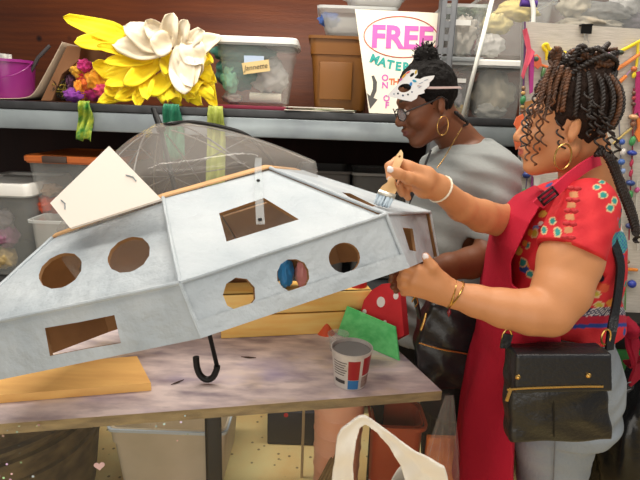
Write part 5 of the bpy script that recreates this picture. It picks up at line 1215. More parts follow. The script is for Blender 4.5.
for x, y, rx, ry, a, c in ((414.5, 81, 2.2, 1.2, 0.4, '#2a93b0'), (411, 84, 1.3, 2.0, 0.2, '#2f7fc0'), (404, 76, 1.0, 3.2, 0.7, '#d9a030'), (408, 72.5, 2.6, 0.8, -0.5, '#d0554a'), (416, 72, 1.0, 2.2, 0.3, '#c9a92f'), (401, 79.5, 0.9, 2.0, 0.8, '#c65a8a'), (398, 93.5, 1.0, 0.9, 0, '#33343a'), (403, 95.5, 1.0, 0.9, 0, '#44506a'), (408, 94.5, 1.0, 0.9, 0, '#33343a'), (394, 94, 0.7, 0.7, 0, '#55708a'), (412, 92, 0.8, 0.8, 0, '#45506a'), (421, 83, 2.6, 0.4, -0.4, '#9aa2ad'), (420, 87, 2.2, 0.4, -0.5, '#9aa2ad'), (426, 80, 2.6, 0.4, -0.3, '#a5abb5')):
    B().prism([PP(px, py, mk_q + mk_n * 0.0004, mk_n) for px, py in oval(x, y, rx, ry, a, 12)], mk_n * 0.0006).build('painted_mark', cloth(c, rough=0.5), mk, smooth=False)
el = [BH.w(p) for p in ((0.052, 0.075, 0.072), (0.03, 0.088, 0.060), (0.0, 0.0925, 0.050), (-0.04, 0.086, 0.038), (-0.075, 0.060, 0.028), (-0.096, 0.02, 0.02), (-0.100, 0, 0.02))]
B().ribbon(smooth_path(el, 4), BH.R @ np.array([0.1, 0.1, 1.0]), 0.006, 0.0015).build('elastic_band', mat('pinkish_elastic', '#c9b3ae', 0.7), mk)
# earring, necklace, lanyard
M_gold = mat('gold', '#c9a05a', 0.25, metal=0.9)
eq = BH.w((0.0, 0.082, -0.034)); er = 0.026
B().tube([eq + np.array([0.62 * er * math.sin(a), 0.004 * math.sin(a), -er * (1 - math.cos(a)) ]) for a in np.linspace(0, 2 * math.pi, 33)[:-1]], 0.0012, 6, closed=True).build('hoop_earring', M_gold, bw)
B().tube(smooth_path([P(462, 128, 1.505), P(457, 136, 1.475), P(450, 148, 1.445), P(443, 160, 1.425), P(437, 168, 1.415)], 5), 0.0015, 6).build('necklace', M_gold, bw)
B().ribbon([P(431, 150, 1.45), P(424, 168, 1.425), P(417, 184, 1.41), P(412, 194, 1.405)], (1, 0.3, 0.35), [0.006, 0.006, 0.007, 0.012], 0.002).build('lanyard', mat('black_cord', '#1c1b1d', 0.7), bw)
B().prism([P(411, 190, 1.40), P(415.5, 192, 1.40), P(409, 206, 1.395)], (0, 0.003, 0)).build('lanyard_tip', mat('black_cord', '#1c1b1d', 0.7), bw, smooth=False)
# black quilted handbag at her hip
M_leather = mat('black_leather', '#19191b', 0.33, bump=0.25, bscale=45, spec=0.6)
M_quilt = mat('black_quilted', '#1b1b1d', 0.35, bump=0.3, bscale=30)
bg = thing('handbag', 'slouchy black leather handbag with gold zip hanging at the grey shirt', 'handbag', P(446, 385, 1.33))
v = Vol(P(446, 340, 1.33) - 0.22, P(446, 340, 1.33) + 0.22, 0.004)
for a, r_ in (((424, 320, 1.335), 0.036), ((445, 306, 1.335), 0.040), ((466, 318, 1.335), 0.044), ((424, 366, 1.32), 0.050), ((446, 370, 1.32), 0.055), ((470, 370, 1.32), 0.052)):
    pass
pl = [(420, 316), (430, 300), (448, 297), (470, 306), (483, 325), (484, 385), (418, 384), (414, 345)]
pxz = [(P(x, y, 1.33)[0], P(x, y, 1.33)[2]) for x, y in pl]
def bagfn(p):
    d2 = poly2d(pxz, p[..., 0], p[..., 2]) + 0.016; dy = np.abs(p[..., 1] - 1.33) - (0.040 + 0.010 * np.clip(-d2 / 0.05, 0, 1)) + 0.016
    return np.minimum(np.maximum(d2, dy), 0) + np.hypot(np.maximum(d2, 0), np.maximum(dy, 0)) - 0.016
v.add((bagfn, v.o, v.o + v.n * v.h)); v.displace(lambda q: 0.004 * np.sin(q[:, 0] * 60 + q[:, 2] * 35) * np.sin(q[:, 2] * 50))
me, _ = v.mesh('body', 2); link_mesh('body', me, M_quilt, bg)
B().tube(smooth_path([P(419, 343, 1.277), P(440, 349, 1.272), P(462, 353, 1.272), P(484, 357, 1.275)], 5), 0.0024, 6).build('zip', M_gold, bg)
B().tube(smooth_path([P(420, 318, 1.29), P(416, 300, 1.28), P(413, 280, 1.27), P(411, 262, 1.32)], 5), 0.0065, 8).build('strap', M_leather, bg)
B().tube([P(421, 330, 1.285), P(424, 322, 1.285), P(426, 313, 1.287)], 0.004, 8).build('strap_ring', M_gold, bg)
B().tube(smooth_path([P(412, 302, 1.278), P(415, 297, 1.27), P(418, 302, 1.275), P(415, 307, 1.278)], 4), 0.002, 6, closed=False).build('clasp', M_gold, bg)

# ------------------------------------------------------------------ woman in the red top (front)
FY = 1.20
FH = Head(P(568.5, 129, 1.17), (-0.94, 0.33, -0.04), 0.95, -0.006, 0.088)
def secf(py, xl, xr, Y, ry, dy=0.08):
    a, b_ = P(xl, py, Y), P(xr, py, Y - dy); return (float((P(xl, py, Y)[2] + P(xl, py, Y - 0.04)[2]) / 2), (a[0] + b_[0]) / 2, Y, (b_[0] - a[0]) / 2, ry)
FT = [secf(182, 568, 604, FY, 0.065), secf(192, 556, 610, FY, 0.13), secf(205, 540, 616, FY, 0.172), secf(224, 524, 625, FY, 0.185), secf(252, 512, 632, FY, 0.185), secf(285, 505, 628, FY, 0.178), secf(318, 499, 622, FY, 0.178), secf(345, 494, 624, FY, 0.188)]
FP = [secf(310, 501, 622, FY, 0.178), secf(328, 500, 622, FY, 0.178), secf(343, 497, 629, FY, 0.188), secf(360, 497, 634, FY, 0.195), secf(380, 500, 633, FY, 0.195), secf(402, 507, 618, FY, 0.185)]
zf = FP[-1][0]; fcx = FP[-1][1]
def fleg(s):
    y_ = FY + s * 0.098; a = secf(436, 513, 604, y_, 0.095, 0.05); b_ = secf(474, 519, 594, y_, 0.088, 0.05); x_ = b_[1]
    return [(zf + 0.01, fcx - 0.01, y_, 0.115, 0.098), a, b_, (0.42, x_ + 0.005, y_, 0.066, 0.068), (0.32, x_ + 0.012, y_, 0.066, 0.066), (0.09, x_ + 0.02, y_, 0.046, 0.048)]
FLg = [fleg(-1), fleg(1)]
NARM = [(587, 210, 1.035, 0.056), (570, 260, 1.00, 0.0625), (561, 292, 0.968, 0.057), (549, 312, 0.950, 0.0480), (530, 312, 0.948, 0.0455), (503, 308, 0.955, 0.0390), (476, 301, 0.965, 0.0320), (452, 294, 0.975, 0.0265)]
FARM = [(566, 207, 1.36, 0.055), (535, 211, 1.31, 0.048), (506, 222, 1.25, 0.0420), (482, 216, 1.18, 0.0380), (461, 207, 1.11, 0.0310), (438, 187.5, 1.03, 0.0245)]
v = Vol((P(385, 160, 0.93)[0], 0.86, 0.0), (P(640, 250, 1.2)[0] + 0.06, 1.46, 1.70), H_)
FH.sculpt(v)
v.add(f_cone(P(583, 146, 1.18), P(588, 186, 1.20), 0.053, 0.066), 0.015)
v.add(f_loft(FT, -0.010), 0.03)
v.add(f_loft(FP, -0.010), 0.02)
for lg in FLg: v.add(f_loft(lg, -0.008), 0.012)
chain(v, NARM, 0.012, 0.03); chain(v, FARM, 0.012, 0.03)
# near hand: palm, fingers hooked under the rim, thumb up on the panel
chain(v, [(452, 292, 0.975, 0.0235), (440, 283, 0.968, 0.0205), (418, 271, 0.955, 0.0150)], 0.012); chain(v, [(452, 296, 0.977, 0.0235), (438, 293, 0.972, 0.0200), (412, 290, 0.962, 0.0130)], 0.012)
chain(v, [(446, 290, 0.970, 0.022), (414, 281, 0.955, 0.0155)], 0.012)
for pts_ in ([(417, 270, 0.956), (408, 267.5, 0.955), (403, 271, 0.972), (403, 276, 0.995)], [(413, 277, 0.956), (404, 276, 0.957), (400.5, 279, 0.976), (402, 282, 0.998)], [(412, 284, 0.958), (404, 284, 0.960), (401, 286, 0.978), (403, 288, 0.998)], [(413, 291, 0.962), (406, 291.5, 0.966), (404, 292.5, 0.982), (406, 293, 0.998)]):
    chain(v, [(*p, r_) for p, r_ in zip(pts_, (0.0098, 0.0090, 0.0082, 0.0074))], 0.0035)
chain(v, [(441, 279, 0.962, 0.0150), (432, 267, 0.952, 0.0115), (425.5, 256.5, 0.952, 0.0088)], 0.007)
# far hand: holds the brush
chain(v, [(438, 186, 1.03, 0.0225), (425, 177, 1.0, 0.0200), (408, 168, 0.975, 0.0150)], 0.012); chain(v, [(438, 190, 1.03, 0.0215), (424, 188, 1.005, 0.0190), (411, 182, 0.985, 0.0140)], 0.012)
for pts_ in ([(409, 166, 0.975), (397, 160.5, 0.976), (388.5, 166, 0.962), (389.5, 178, 0.948)], [(408, 171, 0.978), (397, 168, 0.985), (391, 176, 0.970), (394, 189, 0.955)], [(409, 177, 0.982), (402, 180, 0.992), (399, 187, 0.978), (402, 194, 0.968)], [(412, 183, 0.986), (408, 188, 0.992), (405, 193, 0.980), (408, 198, 0.972)]):
    chain(v, [(*p, r_) for p, r_ in zip(pts_, (0.0098, 0.0088, 0.0080, 0.0070))], 0.0035)
chain(v, [(426, 184, 0.985, 0.0150), (408, 178, 0.945, 0.0112), (398, 173.5, 0.928, 0.0098), (389, 169.5, 0.920, 0.0076)], 0.008)
for lg in FLg: v.add(f_ell((lg[-1][1] - 0.06, lg[-1][2], 0.043), (0.12, 0.045, 0.042)), 0.012)
FSK = rgb((196, 135, 91))
def fcol(vv):
    c = np.tile(FSK, (len(vv), 1)); FH.paint(vv, c, rgb('#a85a4c'), rgb('#2b1c14')); c[vv[:, 2] < 0.085] = rgb('#d8d4cf')
    for n_, r_ in NAILS: c[np.linalg.norm(vv - n_, axis=1) < r_] = rgb('#e3d8d6')
    return c
NAILS = [(P(389.5, 168.5, 0.912), 0.0085), (P(389.5, 181, 0.942), 0.0075), (P(425, 255.5, 0.944), 0.0075)]
fw = finish(v, 'person', skin_mat('skin'), None, fcol, origin=(fcx, FY, 0))
tag(fw, 'woman with braided bun in flowered red top and dark red apron steadying the spaceship', 'person')
FH.eyes(fw)
# flowered red top with cap sleeves
HEM = float(P(600, 342, 1.03)[2])
v = Vol((P(480, 250, 1.2)[0], 0.90, FT[-1][0] - 0.03), (P(640, 250, 1.2)[0] + 0.05, 1.46, 1.46), 0.0034)
v.add(f_loft([q for q in FT if q[0] > HEM + 0.01] + [(HEM, FT[-1][1], FY, FT[-1][3] + 0.002, 0.19)], 0.004), 0)
v.add(f_cone(P(587, 209, 1.045), P(569, 253, 1.0), 0.064, 0.0705), 0.03)
v.add(f_cone(P(572, 206, 1.36), P(548, 212, 1.325), 0.064, 0.066), 0.03)
v.cut(f_ell(P(577, 160, 1.185), (0.095, 0.10, 0.074)), 0.008)
ha, hb_ = P(590, 207, 1.04), P(572, 256, 0.998); hd = unit(hb_ - ha)
v.cut(f_box(hb_ + hd * 0.042, (0.1, 0.1, 0.045), np.stack([unit(np.cross([0, 1, 0], hd)), unit(np.cross(hd, np.cross([0, 1, 0], hd))), hd], 1)), 0.003)
v.displace(lambda q: 0.0028 * np.sin(q[:, 0] * 44 - q[:, 2] * 36) * np.sin(q[:, 2] * 25 + q[:, 1] * 15))
SPOTS = [(597, 187, 4.6, 2.8), (603, 195, 5, 3.6), (610, 208, 4.2, 4.6), (614.5, 201, 3.2, 4.4), (602, 182, 3.6, 2.4), (552.5, 221, 3.6, 4.2), (557.5, 232, 4.0, 5.6), (544, 230, 3.2, 4.4), (624, 217, 3, 4.6), (522, 262.5, 5.6, 5), (530, 274, 4.2, 4.4), (527, 245, 3.4, 4), (514, 271, 3, 4), (566, 316, 4, 3)]
YEL = [(534, 233, 4.6, 5.2), (596, 294, 5, 4), (599, 305, 5.5, 3.4), (560, 326, 4, 3)]
R_DK, R_LT = rgb((192, 32, 43)), rgb((215, 50, 56))
def topcol(vv):
    x, y, z = vv.T; d = (vv - EYE); w_ = d @ FWD; px = 320 + F_PX * (d @ RGT) / w_; py = 240 - F_PX * (d @ UPV) / w_
    n_ = 0.5 + 0.5 * np.sin(px * 0.21 + py * 0.13) * np.sin(py * 0.17 - px * 0.07)
    c = R_DK[None] * (1 - n_[:, None]) + R_LT[None] * n_[:, None]
    # scattered flowers and blue swirls on the body, away from the sleeve
    body = (py > 266) | (y > 1.10) | (px > 618)
    r_ = np.random.RandomState(3)
    cen = np.stack([r_.uniform(x.min(), x.max(), 900), r_.uniform(y.min(), y.max(), 900), r_.uniform(z.min(), z.max(), 900)], 1); pal = [rgb(h) for h in ('#2c4f93', '#d98a34', '#2f8a80', '#d9b04a', '#e0d6cc', '#1c2440', '#d95a3a', '#6f86b8')]
    rad = r_.uniform(0.008, 0.017, 900)
    for i in range(900):
        m = body & (np.abs(x - cen[i, 0]) < rad[i]) & (np.abs(z - cen[i, 2]) < rad[i] * 0.7)
        idx = np.nonzero(m)[0]
        if len(idx):
            e = ((x[idx] - cen[i, 0]) / rad[i]) ** 2 + ((y[idx] - cen[i, 1]) / (rad[i] * 1.2)) ** 2 + ((z[idx] - cen[i, 2]) / (rad[i] * 0.7)) ** 2
            c[idx[e < 1]] = pal[i % 8]
    near = y < 1.14
    for L_, col in ((SPOTS, '#2f8f86'), (YEL, '#b9a53a')):
        for sx_, sy_, rx, ry in L_:
            e = ((px - sx_) / rx) ** 2 + ((py - sy_) / ry) ** 2; c[near & (e < 1.0)] = rgb('#d9b98a'); c[near & (e < 0.52)] = rgb(col)
    e = ((px - 620) / 8) ** 2 + ((py - 243) / 12) ** 2; m = near & (e < 1); c[m] = np.where((np.sin(px[m] * 2.1) * np.sin(py[m] * 1.7) > 0)[:, None], rgb('#2c5f9c')[None], rgb('#4fa38c')[None])
    # woven navy band, plain band and blue border near the hem
    t_ = (py - 312 + (px - 590) * 0.03); m = near & (np.abs(t_) < 4) & (px > 573); c[m] = np.where((np.sin(px[m] * 2.6) * np.sin(py[m] * 2.2) > 0.25)[:, None], rgb('#cfc6c4')[None], rgb('#20284a')[None])
    m = near & (t_ > 4) & (t_ < 12) & (px > 565); c[m] = rgb('#a81b34')
    m = near & (t_ > 12) & (t_ < 16) & (px > 573); c[m] = rgb('#26408a')
    # skin shows between the bows down the sleeve
    for sx_, sy_ in ((573.5, 194.5), (571.5, 205), (570, 217), (568.5, 230), (567.5, 245)):
        m = near & (np.abs(px - sx_) < 4.2) & (np.abs(py - sy_) < 3.0); c[m] = FSK
    return c
M_red = mat('printed_red_cloth', '#888888', 0.7, attr=True, bump=0.15, bscale=90, spec=0.3)
top = finish(v, 'top', M_red, fw, topcol)
M_bow = mat('red_bow_cloth', '#b8252d', 0.75, bump=0.1, bscale=80)
for (x, y, Y) in ((574, 188.5, 0.985), (572.5, 200, 0.966), (571, 211, 0.955), (569.5, 224, 0.942), (568, 237.5, 0.928)):
    q = P(x, y, Y); o = B()
    o.tube([q + np.array([-0.013, 0, 0.001]), q + np.array([-0.006, -0.002, 0.001]), q, q + np.array([0.006, -0.002, 0]), q + np.array([0.013, 0, 0])], [0.003, 0.0052, 0.003, 0.0052, 0.003], 8); o.build('bow', M_bow, top)
# jeans
v = Vol((fcx - 0.24, 0.92, 0.06), (fcx + 0.26, 1.46, FP[0][0] + 0.02), 0.004)
v.add(f_loft(FP, 0.0), 0)
for lg in FLg: v.add(f_loft(lg, 0.002), 0.055)
v.displace(lambda q: 0.0016 * np.sin(q[:, 2] * 120 + 2 * np.sin(q[:, 0] * 40)) * np.sin(q[:, 0] * 25))
M_jean = mat('grey_denim', '#888888', 0.85, attr=True, bump=0.2, bscale=160)
def jcol(vv):
    n_ = 0.5 + 0.5 * np.sin(vv[:, 2] * 40 + 3 * np.sin(vv[:, 0] * 20)) * np.sin(vv[:, 1] * 22); return rgb((126, 133, 140))[None] * (1 - n_[:, None]) + rgb((148, 155, 162))[None] * n_[:, None]
jn = finish(v, 'jeans', M_jean, fw, jcol)
B().tube(smooth_path([P(555, 440, 1.0), P(554, 460, 1.003), P(553, 485, 1.008)], 4), 0.0014, 5).build('side_seam', mat('seam_grey', '#6b6e72', 0.8), jn)
for yy in (386, 393): B().tube(smooth_path([P(610, yy - 2, 1.03), P(620, yy - 1, 1.06), P(631, yy - 4, 1.14)], 4), 0.0011, 5).build('pocket_seam', mat('seam_grey', '#6b6e72', 0.8), jn)
# dark red apron
M_apr = mat('dark_red_apron', '#888888', 0.8, attr=True, bump=0.12, bscale=120, sheen=0.0, spec=0.25)
def cut_px(pts_, Y): return [(float(P(x, y, Y)[0]), float(P(x, y, Y)[2])) for x, y in pts_]
v = Vol((P(455, 300, 1.2)[0], 0.95, 0.44), (P(610, 200, 1.0)[0], 1.46, 1.36), 0.0034)
v.add(f_loft(FT, 0.022), 0); v.add(f_cone(P(572, 206, 1.36), P(548, 212, 1.325), 0.066, 0.068), 0.04)
SK = [sec(192, 542, 572, 1.18, 0.10), sec(200, 528, 566, 1.18, 0.135), sec(215, 512, 556, 1.18, 0.165), sec(243, 500, 550, 1.18, 0.185), sec(271, 494, 548, 1.18, 0.19), sec(294, 488, 552, 1.18, 0.195), sec(330, 484, 560, 1.17, 0.21), sec(346, 482, 565, 1.17, 0.215), sec(375, 475, 562, 1.17, 0.225), sec(422, 466, 556, 1.17, 0.225), sec(474, 460, 553, 1.17, 0.225), sec(500, 458, 550, 1.17, 0.225)]
SK += [(0.44, SK[-1][1] - 0.004, 1.17, SK[-1][3], 0.225)]
v.add(f_loft(SK, 0.0), 0.01)
ap = cut_px([(548, 193), (541, 205), (530, 223), (511, 262), (512, 284), (528, 296), (544, 318), (560, 334), (561, 343), (536, 352), (518, 372), (514, 410), (512, 480), (512, 600), (430, 600), (440, 330), (480, 230), (515, 195), (535, 185)], 1.04)
v.inter(lambda p: poly2d(ap, p[..., 0] * 1.04 / p[..., 1], CAM_H + (p[..., 2] - CAM_H) * 1.04 / p[..., 1]))
v.displace(lambda q: 0.004 * np.sin(q[:, 0] * 50 + q[:, 1] * 42 + 2 * np.sin(q[:, 2] * 7)) * np.clip((1.15 - q[:, 2]) * 3, 0, 1))
apn = finish(v, 'apron', M_apr, fw, flat((174, 22, 48)))
stp = smooth_path([P(538, 205, 1.03), P(548, 196, 1.02), P(560, 186, 1.035), P(571, 177, 1.065), P(583, 168, 1.09), P(595, 161, 1.115), P(606, 158, 1.18), P(596, 164, 1.26)], 6)
B().ribbon(stp, [unit(np.array([-0.6, -0.3, 0.75]))] * len(stp), 0.027, 0.005).build('neck_strap', mat('apron_strap', (201, 30, 64), 0.75, bump=0.1, bscale=120), apn)
q = P(548, 196, 1.014); o = B(); R_ = rotv((0, 1, 0), -0.75)
for dx, dz, sx_, sz_ in ((0, 0.010, 0.036, 0.004), (0, -0.010, 0.036, 0.004), (-0.017, 0, 0.004, 0.022), (0.017, 0, 0.004, 0.022), (0, 0, 0.036, 0.0035)): o.box(q + R_ @ np.array([dx, 0, dz]), (sx_, 0.004, sz_), rot=R_)
o.build('buckle', mat('dark_buckle', '#3a1a22', 0.35, metal=0.4), apn)
M_bowk = mat('bow_cloth', (140, 18, 42), 0.8, bump=0.15, bscale=90, spec=0.2)
crumple(P(627, 327, 1.20), (0.018, 0.045, 0.022), 101, amt=0.35, sub=3).build('bow_knot', M_bowk, apn, ang=0)
for x0_, x1_, x2_, y2_, w_ in ((628, 634, 636, 378, 0.045), (624, 630, 634, 356, 0.05)):
    pts_ = smooth_path([P(x0_, 326, 1.20), P(x1_, 340, 1.18), P(x2_, 360, 1.18), P(x2_ - 1, y2_ + 4, 1.20)], 4)
    B().ribbon(pts_, [unit((0.75, 0.6 + 0.3 * math.sin(i_), 0.1)) for i_ in range(len(pts_))], [w_ * (0.5 + 0.5 * i_ / len(pts_)) for i_ in range(len(pts_))], 0.006).build('bow_tail', M_bowk, apn)
# jewellery
eq = FH.w((0.0, 0.083, -0.036))
ec = P(563, 157, eq[1] - 0.008); kx_ = PX(eq[1], 563, 157)
B().tube([ec + np.array([9.0 * kx_ * math.cos(a), 0.004 * math.cos(a), 12.6 * kx_ * math.sin(a)]) for a in np.linspace(0, 2 * math.pi, 41)[:-1]], 0.0020, 7, closed=True).build('hoop_earring', M_gold, fw)
def bracelet(name, p0, p1, r, th, m, tilt=0.0, bead=False):
    ax = unit(p1 - p0 + np.array([0, 0, tilt])); c = (p0 + p1) / 2; a_ = unit(np.cross(ax, [0, 1, 0.2])); b2 = np.cross(ax, a_); pts_ = [c + (a_ * math.cos(t_) + b2 * math.sin(t_)) * r for t_ in np.linspace(0, 2 * math.pi, 41)[:-1]]
    rr_ = [th * (1 + 0.3 * (i % 2)) if bead else th for i in range(40)]
    return B().tube(pts_, rr_, 6, closed=True).build(name, m, fw)
bracelet('bracelet', P(459, 296, 0.972), P(451, 293, 0.975), 0.031, 0.0019, M_gold, 0.004)
bracelet('chain_bracelet', P(455, 295, 0.973), P(447, 292, 0.975), 0.0295, 0.0021, M_gold, -0.002, True)
q = P(449, 313, 0.955); B().lathe([(0.0008, 0.011), (0.0036, 0.005), (0.0042, 0), (0.002, -0.006), (0.0005, -0.009)], 10, q).build('red_charm', mat('garnet', '#6e1020', 0.25), fw)
bracelet('pearl_bracelet', P(444, 192, 1.042), P(436, 186, 1.028), 0.0285, 0.0023, mat('pearl', '#ddd3bd', 0.3), 0.0, True)
# hair: scalp cap, braids swept up into a bun, loose curls, long braids down the back
v = Vol(FH.c - 0.17, FH.c + 0.2, 0.003)
hair_cap(v, FH, 0.005)
v.add(f_ell(P(582, 78, 1.17), (0.062, 0.060, 0.046)), 0.015)
v.displace(hairline)
hr = finish(v, 'hair', M_hair, fw, flat('#2a1d17'), 1)
M_br = mat('brown_braid', '#6f4426', 0.55, col2='#3a2416', nscale=60); M_bk = mat('black_braid', '#1a1310', 0.5, col2='#2a1d16', nscale=60)
rh = random.Random(12)
def on_head(a, el, g=0.012):
    """point on the skull: a round from the forehead, el from the crown line down"""
    return FH.w((FH.cx + (FH.crx + g) * math.cos(a) * math.sin(el), (0.074 + g) * math.sin(a) * math.sin(el), 0.047 + (0.088 + g) * math.cos(el)))
bun = P(582, 74, 1.17)
for i in range(22):                                      # rows combed up to the bun
    a = -2.9 + 5.8 * i / 21; side = abs(a); el0 = 1.05 + 0.75 * min(1, side / 1.6) + (0.25 if side > 2.2 else 0)
    path = [on_head(a, el0 - f * (el0 - 0.42), 0.009 + 0.004 * math.sin(3 * f)) for f in (0, 0.25, 0.5, 0.75, 1)] + [bun + np.array([rh.uniform(-0.03, 0.03), rh.uniform(-0.04, 0.04), 0.03])]
    rope(path, 0.0062, 0.015, rh.uniform(0, 6)).build('braid', M_br if (0.15 < a < 1.0 or i % 5 == 0) else M_bk, hr, ang=0)
for i in range(16):                                      # loops of the bun
    t0 = rh.uniform(0, 6.28); tl = rh.uniform(-0.5, 0.5); rr_ = rh.uniform(0.042, 0.066); zz = rh.uniform(-0.012, 0.034); cx_ = bun + np.array([rh.uniform(-0.012, 0.012), rh.uniform(-0.012, 0.012), zz])
    path = [cx_ + np.array([rr_ * math.cos(t0 + s), rr_ * 0.92 * math.sin(t0 + s), 0.018 * math.sin(2 * s + tl * 5) + tl * 0.03 * math.cos(t0 + s)]) for s in np.linspace(0, 5.0, 8)]
    rope(path, 0.0064, 0.015, rh.uniform(0, 6)).build('braid', M_br if i % 3 == 0 else M_bk, hr, ang=0)
for x0, x1, y0, m in ((592, 602, 52, M_bk), (577, 587, 50, M_bk), (560, 553, 52, M_br)):
    path = [P(x0 - 6, y0 + 14, 1.13), P(x0, y0, 1.12), P((x0 + x1) / 2, y0 - 4, 1.12), P(x1, y0 + 1, 1.13), P(x1 + 1, y0 + 9, 1.14)]
    rope(path, 0.006, 0.014, taper=False).build('braid', m, hr, ang=0)
for x0, pts_ in enumerate(([(551, 66), (545, 80), (541, 98), (534, 118)], [(557, 62), (550, 82), (548, 100), (544, 120)], [(562, 66), (556, 84), (553, 104)], [(568, 68), (561, 92), (557, 112)])):
    rope([P(x, y, 1.125 - 0.006 * i) for i, (x, y) in enumerate(pts_)], 0.0055, 0.013).build('braid', M_br, hr, ang=0)
CURLS = [[(540, 92), (533, 112), (529, 135), (527, 160)], [(545, 96), (539, 118), (537, 140), (533, 166)], [(548, 82), (536, 96), (529, 112), (524, 128)], [(552, 100), (547, 118), (548, 134), (541, 150)], [(556, 92), (551, 108), (545, 122)], [(562, 104), (559, 120), (560, 136), (564, 152)], [(536, 100), (530, 120), (531, 146)], [(558, 84), (566, 100), (568, 112)], [(531, 104), (526, 124), (523, 148)], [(545, 112), (541, 128), (544, 146)]]
for i, c_ in enumerate(CURLS):
    curl([P(x, y, 1.105 + 0.012 * (i % 4)) for x, y in c_], 0.0055 + 0.0018 * (i % 3), 0.021 + 0.003 * (i % 4), 0.0021).build('curl', M_br if i % 3 != 2 else M_bk, hr, ang=0)
for i, off in enumerate((0, 4.5, 8.5)):
    rope([P(600 - off * 0.6, 146 + off, 1.10), P(606 + off * 0.5, 156, 1.09), P(614 + off * 0.6, 174, 1.10), P(621 + off * 0.7, 194, 1.10), P(630 + off * 0.6, 217, 1.10), P(635 + off * 0.3, 234, 1.10)], 0.0062, 0.014, i, taper=False).build('long_braid', M_bk, hr, ang=0)
    curl([P(633 + off * 0.4, 230, 1.085), P(636 + off * 0.4, 242, 1.09)], 0.006, 0.018, 0.002).build('curl', M_bk, hr, ang=0)
for i, (x, y) in enumerate(((583, 92), (592, 100), (600, 112), (606, 126), (597, 128), (588, 112), (580, 104))):
    path = [P(x, y, 1.09), P(x + 8, y + 10, 1.085), P(x + 12, y + 22, 1.09), P(x + 8, y + 32, 1.095)]
    curl(path, 0.007, 0.02, 0.0026).build('curl', M_bk, hr, ang=0)

# ------------------------------------------------------------------ shoulder bag of the woman in red
M_bag2 = mat('black_pebbled_leather', (25, 25, 28), 0.36, bump=0.22, bscale=110, spec=0.5)
BY = 0.94
sb = thing('shoulder_bag', 'black leather shoulder bag with gold zip hanging at the jeans', 'handbag', P(558, 440, BY))
pl = [(508, 346), (602, 346), (604, 392), (609, 435), (507, 437), (506, 392)]
bxz = [(float(P(x, y, BY)[0]), float(P(x, y, BY)[2])) for x, y in pl]
def sbfn(p):
    d2 = poly2d(bxz, p[..., 0], p[..., 2]) + 0.012; dy = np.abs(p[..., 1] - BY) - (0.026 + 0.012 * np.clip(-d2 / 0.05, 0, 1)) + 0.012
    return np.minimum(np.maximum(d2, dy), 0) + np.hypot(np.maximum(d2, 0), np.maximum(dy, 0)) - 0.012
c0 = P(558, 392, BY); v = Vol(c0 - [0.16, 0.07, 0.14], c0 + [0.16, 0.07, 0.14], 0.0032); v.add((sbfn, v.o, v.o + v.n * v.h))
v.displace(lambda q: 0.003 * np.sin(q[:, 0] * 45 + 2 * np.sin(q[:, 2] * 30)) * np.sin(q[:, 2] * 55))
me, _ = v.mesh('body', 2); link_mesh('body', me, M_bag2, sb)
fl_ = [(508.5, 345), (601, 345), (602, 381), (507, 383)]
fxz = [(float(P(x, y, BY)[0]), float(P(x, y, BY)[2])) for x, y in fl_]
def flfn(p):
    d2 = poly2d(fxz, p[..., 0], p[..., 2]) + 0.005; dy = np.abs(p[..., 1] - (BY - 0.022)) - 0.0205 + 0.005; return np.minimum(np.maximum(d2, dy), 0) + np.hypot(np.maximum(d2, 0), np.maximum(dy, 0)) - 0.005
v = Vol(c0 - [0.16, 0.08, 0.04], c0 + [0.16, 0.05, 0.14], 0.0032); v.add((flfn, v.o, v.o + v.n * v.h)); me, _ = v.mesh('flap', 2); link_mesh('flap', me, mat('black_smooth_leather', (30, 31, 35), 0.34, bump=0.15, bscale=120, spec=0.5), sb)
B().tube(smooth_path([P(507, 389.5, BY - 0.0445), P(530, 388, BY - 0.0445), P(580, 386.5, BY - 0.0445), P(603, 386.5, BY - 0.0445)], 5), 0.0022, 6).build('zip', M_gold, sb)
B().ribbon([P(511, 388, BY - 0.044), P(508.5, 395, BY - 0.046), P(506.5, 401, BY - 0.046)], (1, 0, 0.3), 0.006, 0.003).build('zip_pull', M_gold, sb)
for x, y in ((517.5, 376.5), (588, 375)): B().lathe([(0.0045, 0), (0.0055, 0.003), (0.003, 0.006), (0.0005, 0.0068)], 14, P(x, y, BY - 0.042), (0, -1, 0)).build('stud', M_gold, sb)
B().tube([P(553.5, 393, BY - 0.037), P(554, 415, BY - 0.039), P(554, 437, BY - 0.033)], 0.0013, 5).build('seam', M_blk, sb)
for x in (507, 606):
    q = P(x, 337, BY + (0.0 if x < 550 else 0.01)); B().tube([q + np.array([0.009 * math.cos(a), 0, 0.017 * math.sin(a)]) for a in np.linspace(0, 2 * math.pi, 25)[:-1]], 0.0022, 6, closed=True).build('strap_ring', M_gold, sb)
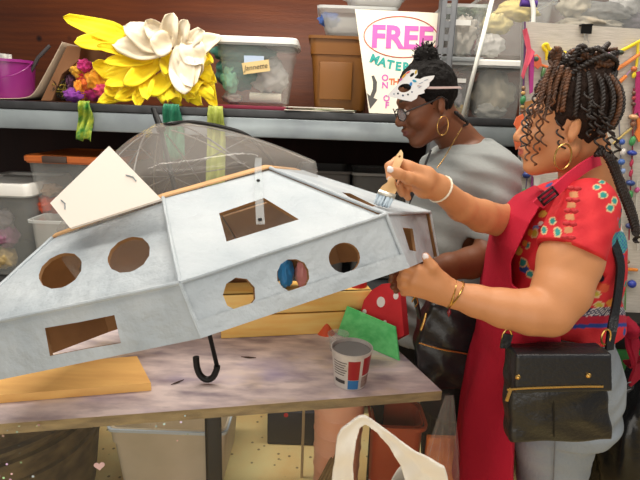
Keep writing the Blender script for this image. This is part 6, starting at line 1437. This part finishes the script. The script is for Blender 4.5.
B().ribbon(smooth_path([P(505, 348, BY), P(506, 341, BY), P(508, 334, BY)], 3), (1, 0, 0.1), 0.02, 0.005).build('strap_tab', M_bag2, sb)
B().ribbon(smooth_path([P(609, 350, BY + 0.01), P(611, 335, BY + 0.015), P(615, 312, 0.985), P(619, 285, 1.0), P(620, 262, 1.01), P(612, 238, 1.02)], 5), (1, 0.35, 0.15), 0.020, 0.005).build('strap', M_bag2, sb)

# ------------------------------------------------------------------ paintbrush
ba, bb = P(401, 150, 0.975), P(381, 197, 0.920); bd = unit(bb - ba); bwid = unit(np.array([1, 0, 0]) - bd * bd[0]); bn_ = np.cross(bd, bwid); bn_ = bn_ if bn_[1] < 0 else -bn_
br = thing('paintbrush', 'wide paintbrush with pale wooden handle in hand touching the spaceship top', 'paintbrush', bb)
def bpz(x, y): return PP(x, y, ba, bn_)
hd_ = [(401, 149.5), (403, 153), (402.8, 160), (399, 169), (395.5, 177), (394.5, 183), (397, 190), (394, 195), (379, 190), (382, 186), (387.5, 182), (389.5, 174), (393, 164), (396.5, 155)]
plate_with_holes('handle', [bpz(x, y) for x, y in hd_], [[bpz(x, y) for x, y in oval(399.5, 156.5, 1.1, 1.3, 0, 10)]], bn_, 0.009, [mat('pale_handle', '#d0a56e', 0.55, col2='#dbb684', nscale=20)] * 2, br)
o = B().prism([bpz(x, y) + bn_ * 0.002 for x, y in ((379, 189.5), (396, 195), (394.5, 199), (377, 193.5))], -bn_ * 0.013); o.build('ferrule', mat('ferrule', '#c9c2b4', 0.35, metal=0.6), br)
o = B(); rb_ = random.Random(3)
for i in range(70):
    f = rb_.random(); g = rb_.uniform(-1, 1); s0 = bpz(377.5 + 16.5 * f, 193.5 + 5 * f) + bn_ * (-0.0045 + 0.005 * g); s1 = bpz(373.5 + 16.5 * f + rb_.uniform(-.6, .6), 202.5 + 4.0 * f + rb_.uniform(-1, 1)) + bn_ * (-0.0045 + 0.003 * g); o.tube([s0, (s0 + s1) / 2, s1], [0.0016, 0.0015, 0.0008], 4)
o.build('bristles', mat('painted_bristles', '#a9bccb', 0.6, col2='#c7d3dc', nscale=40), br)
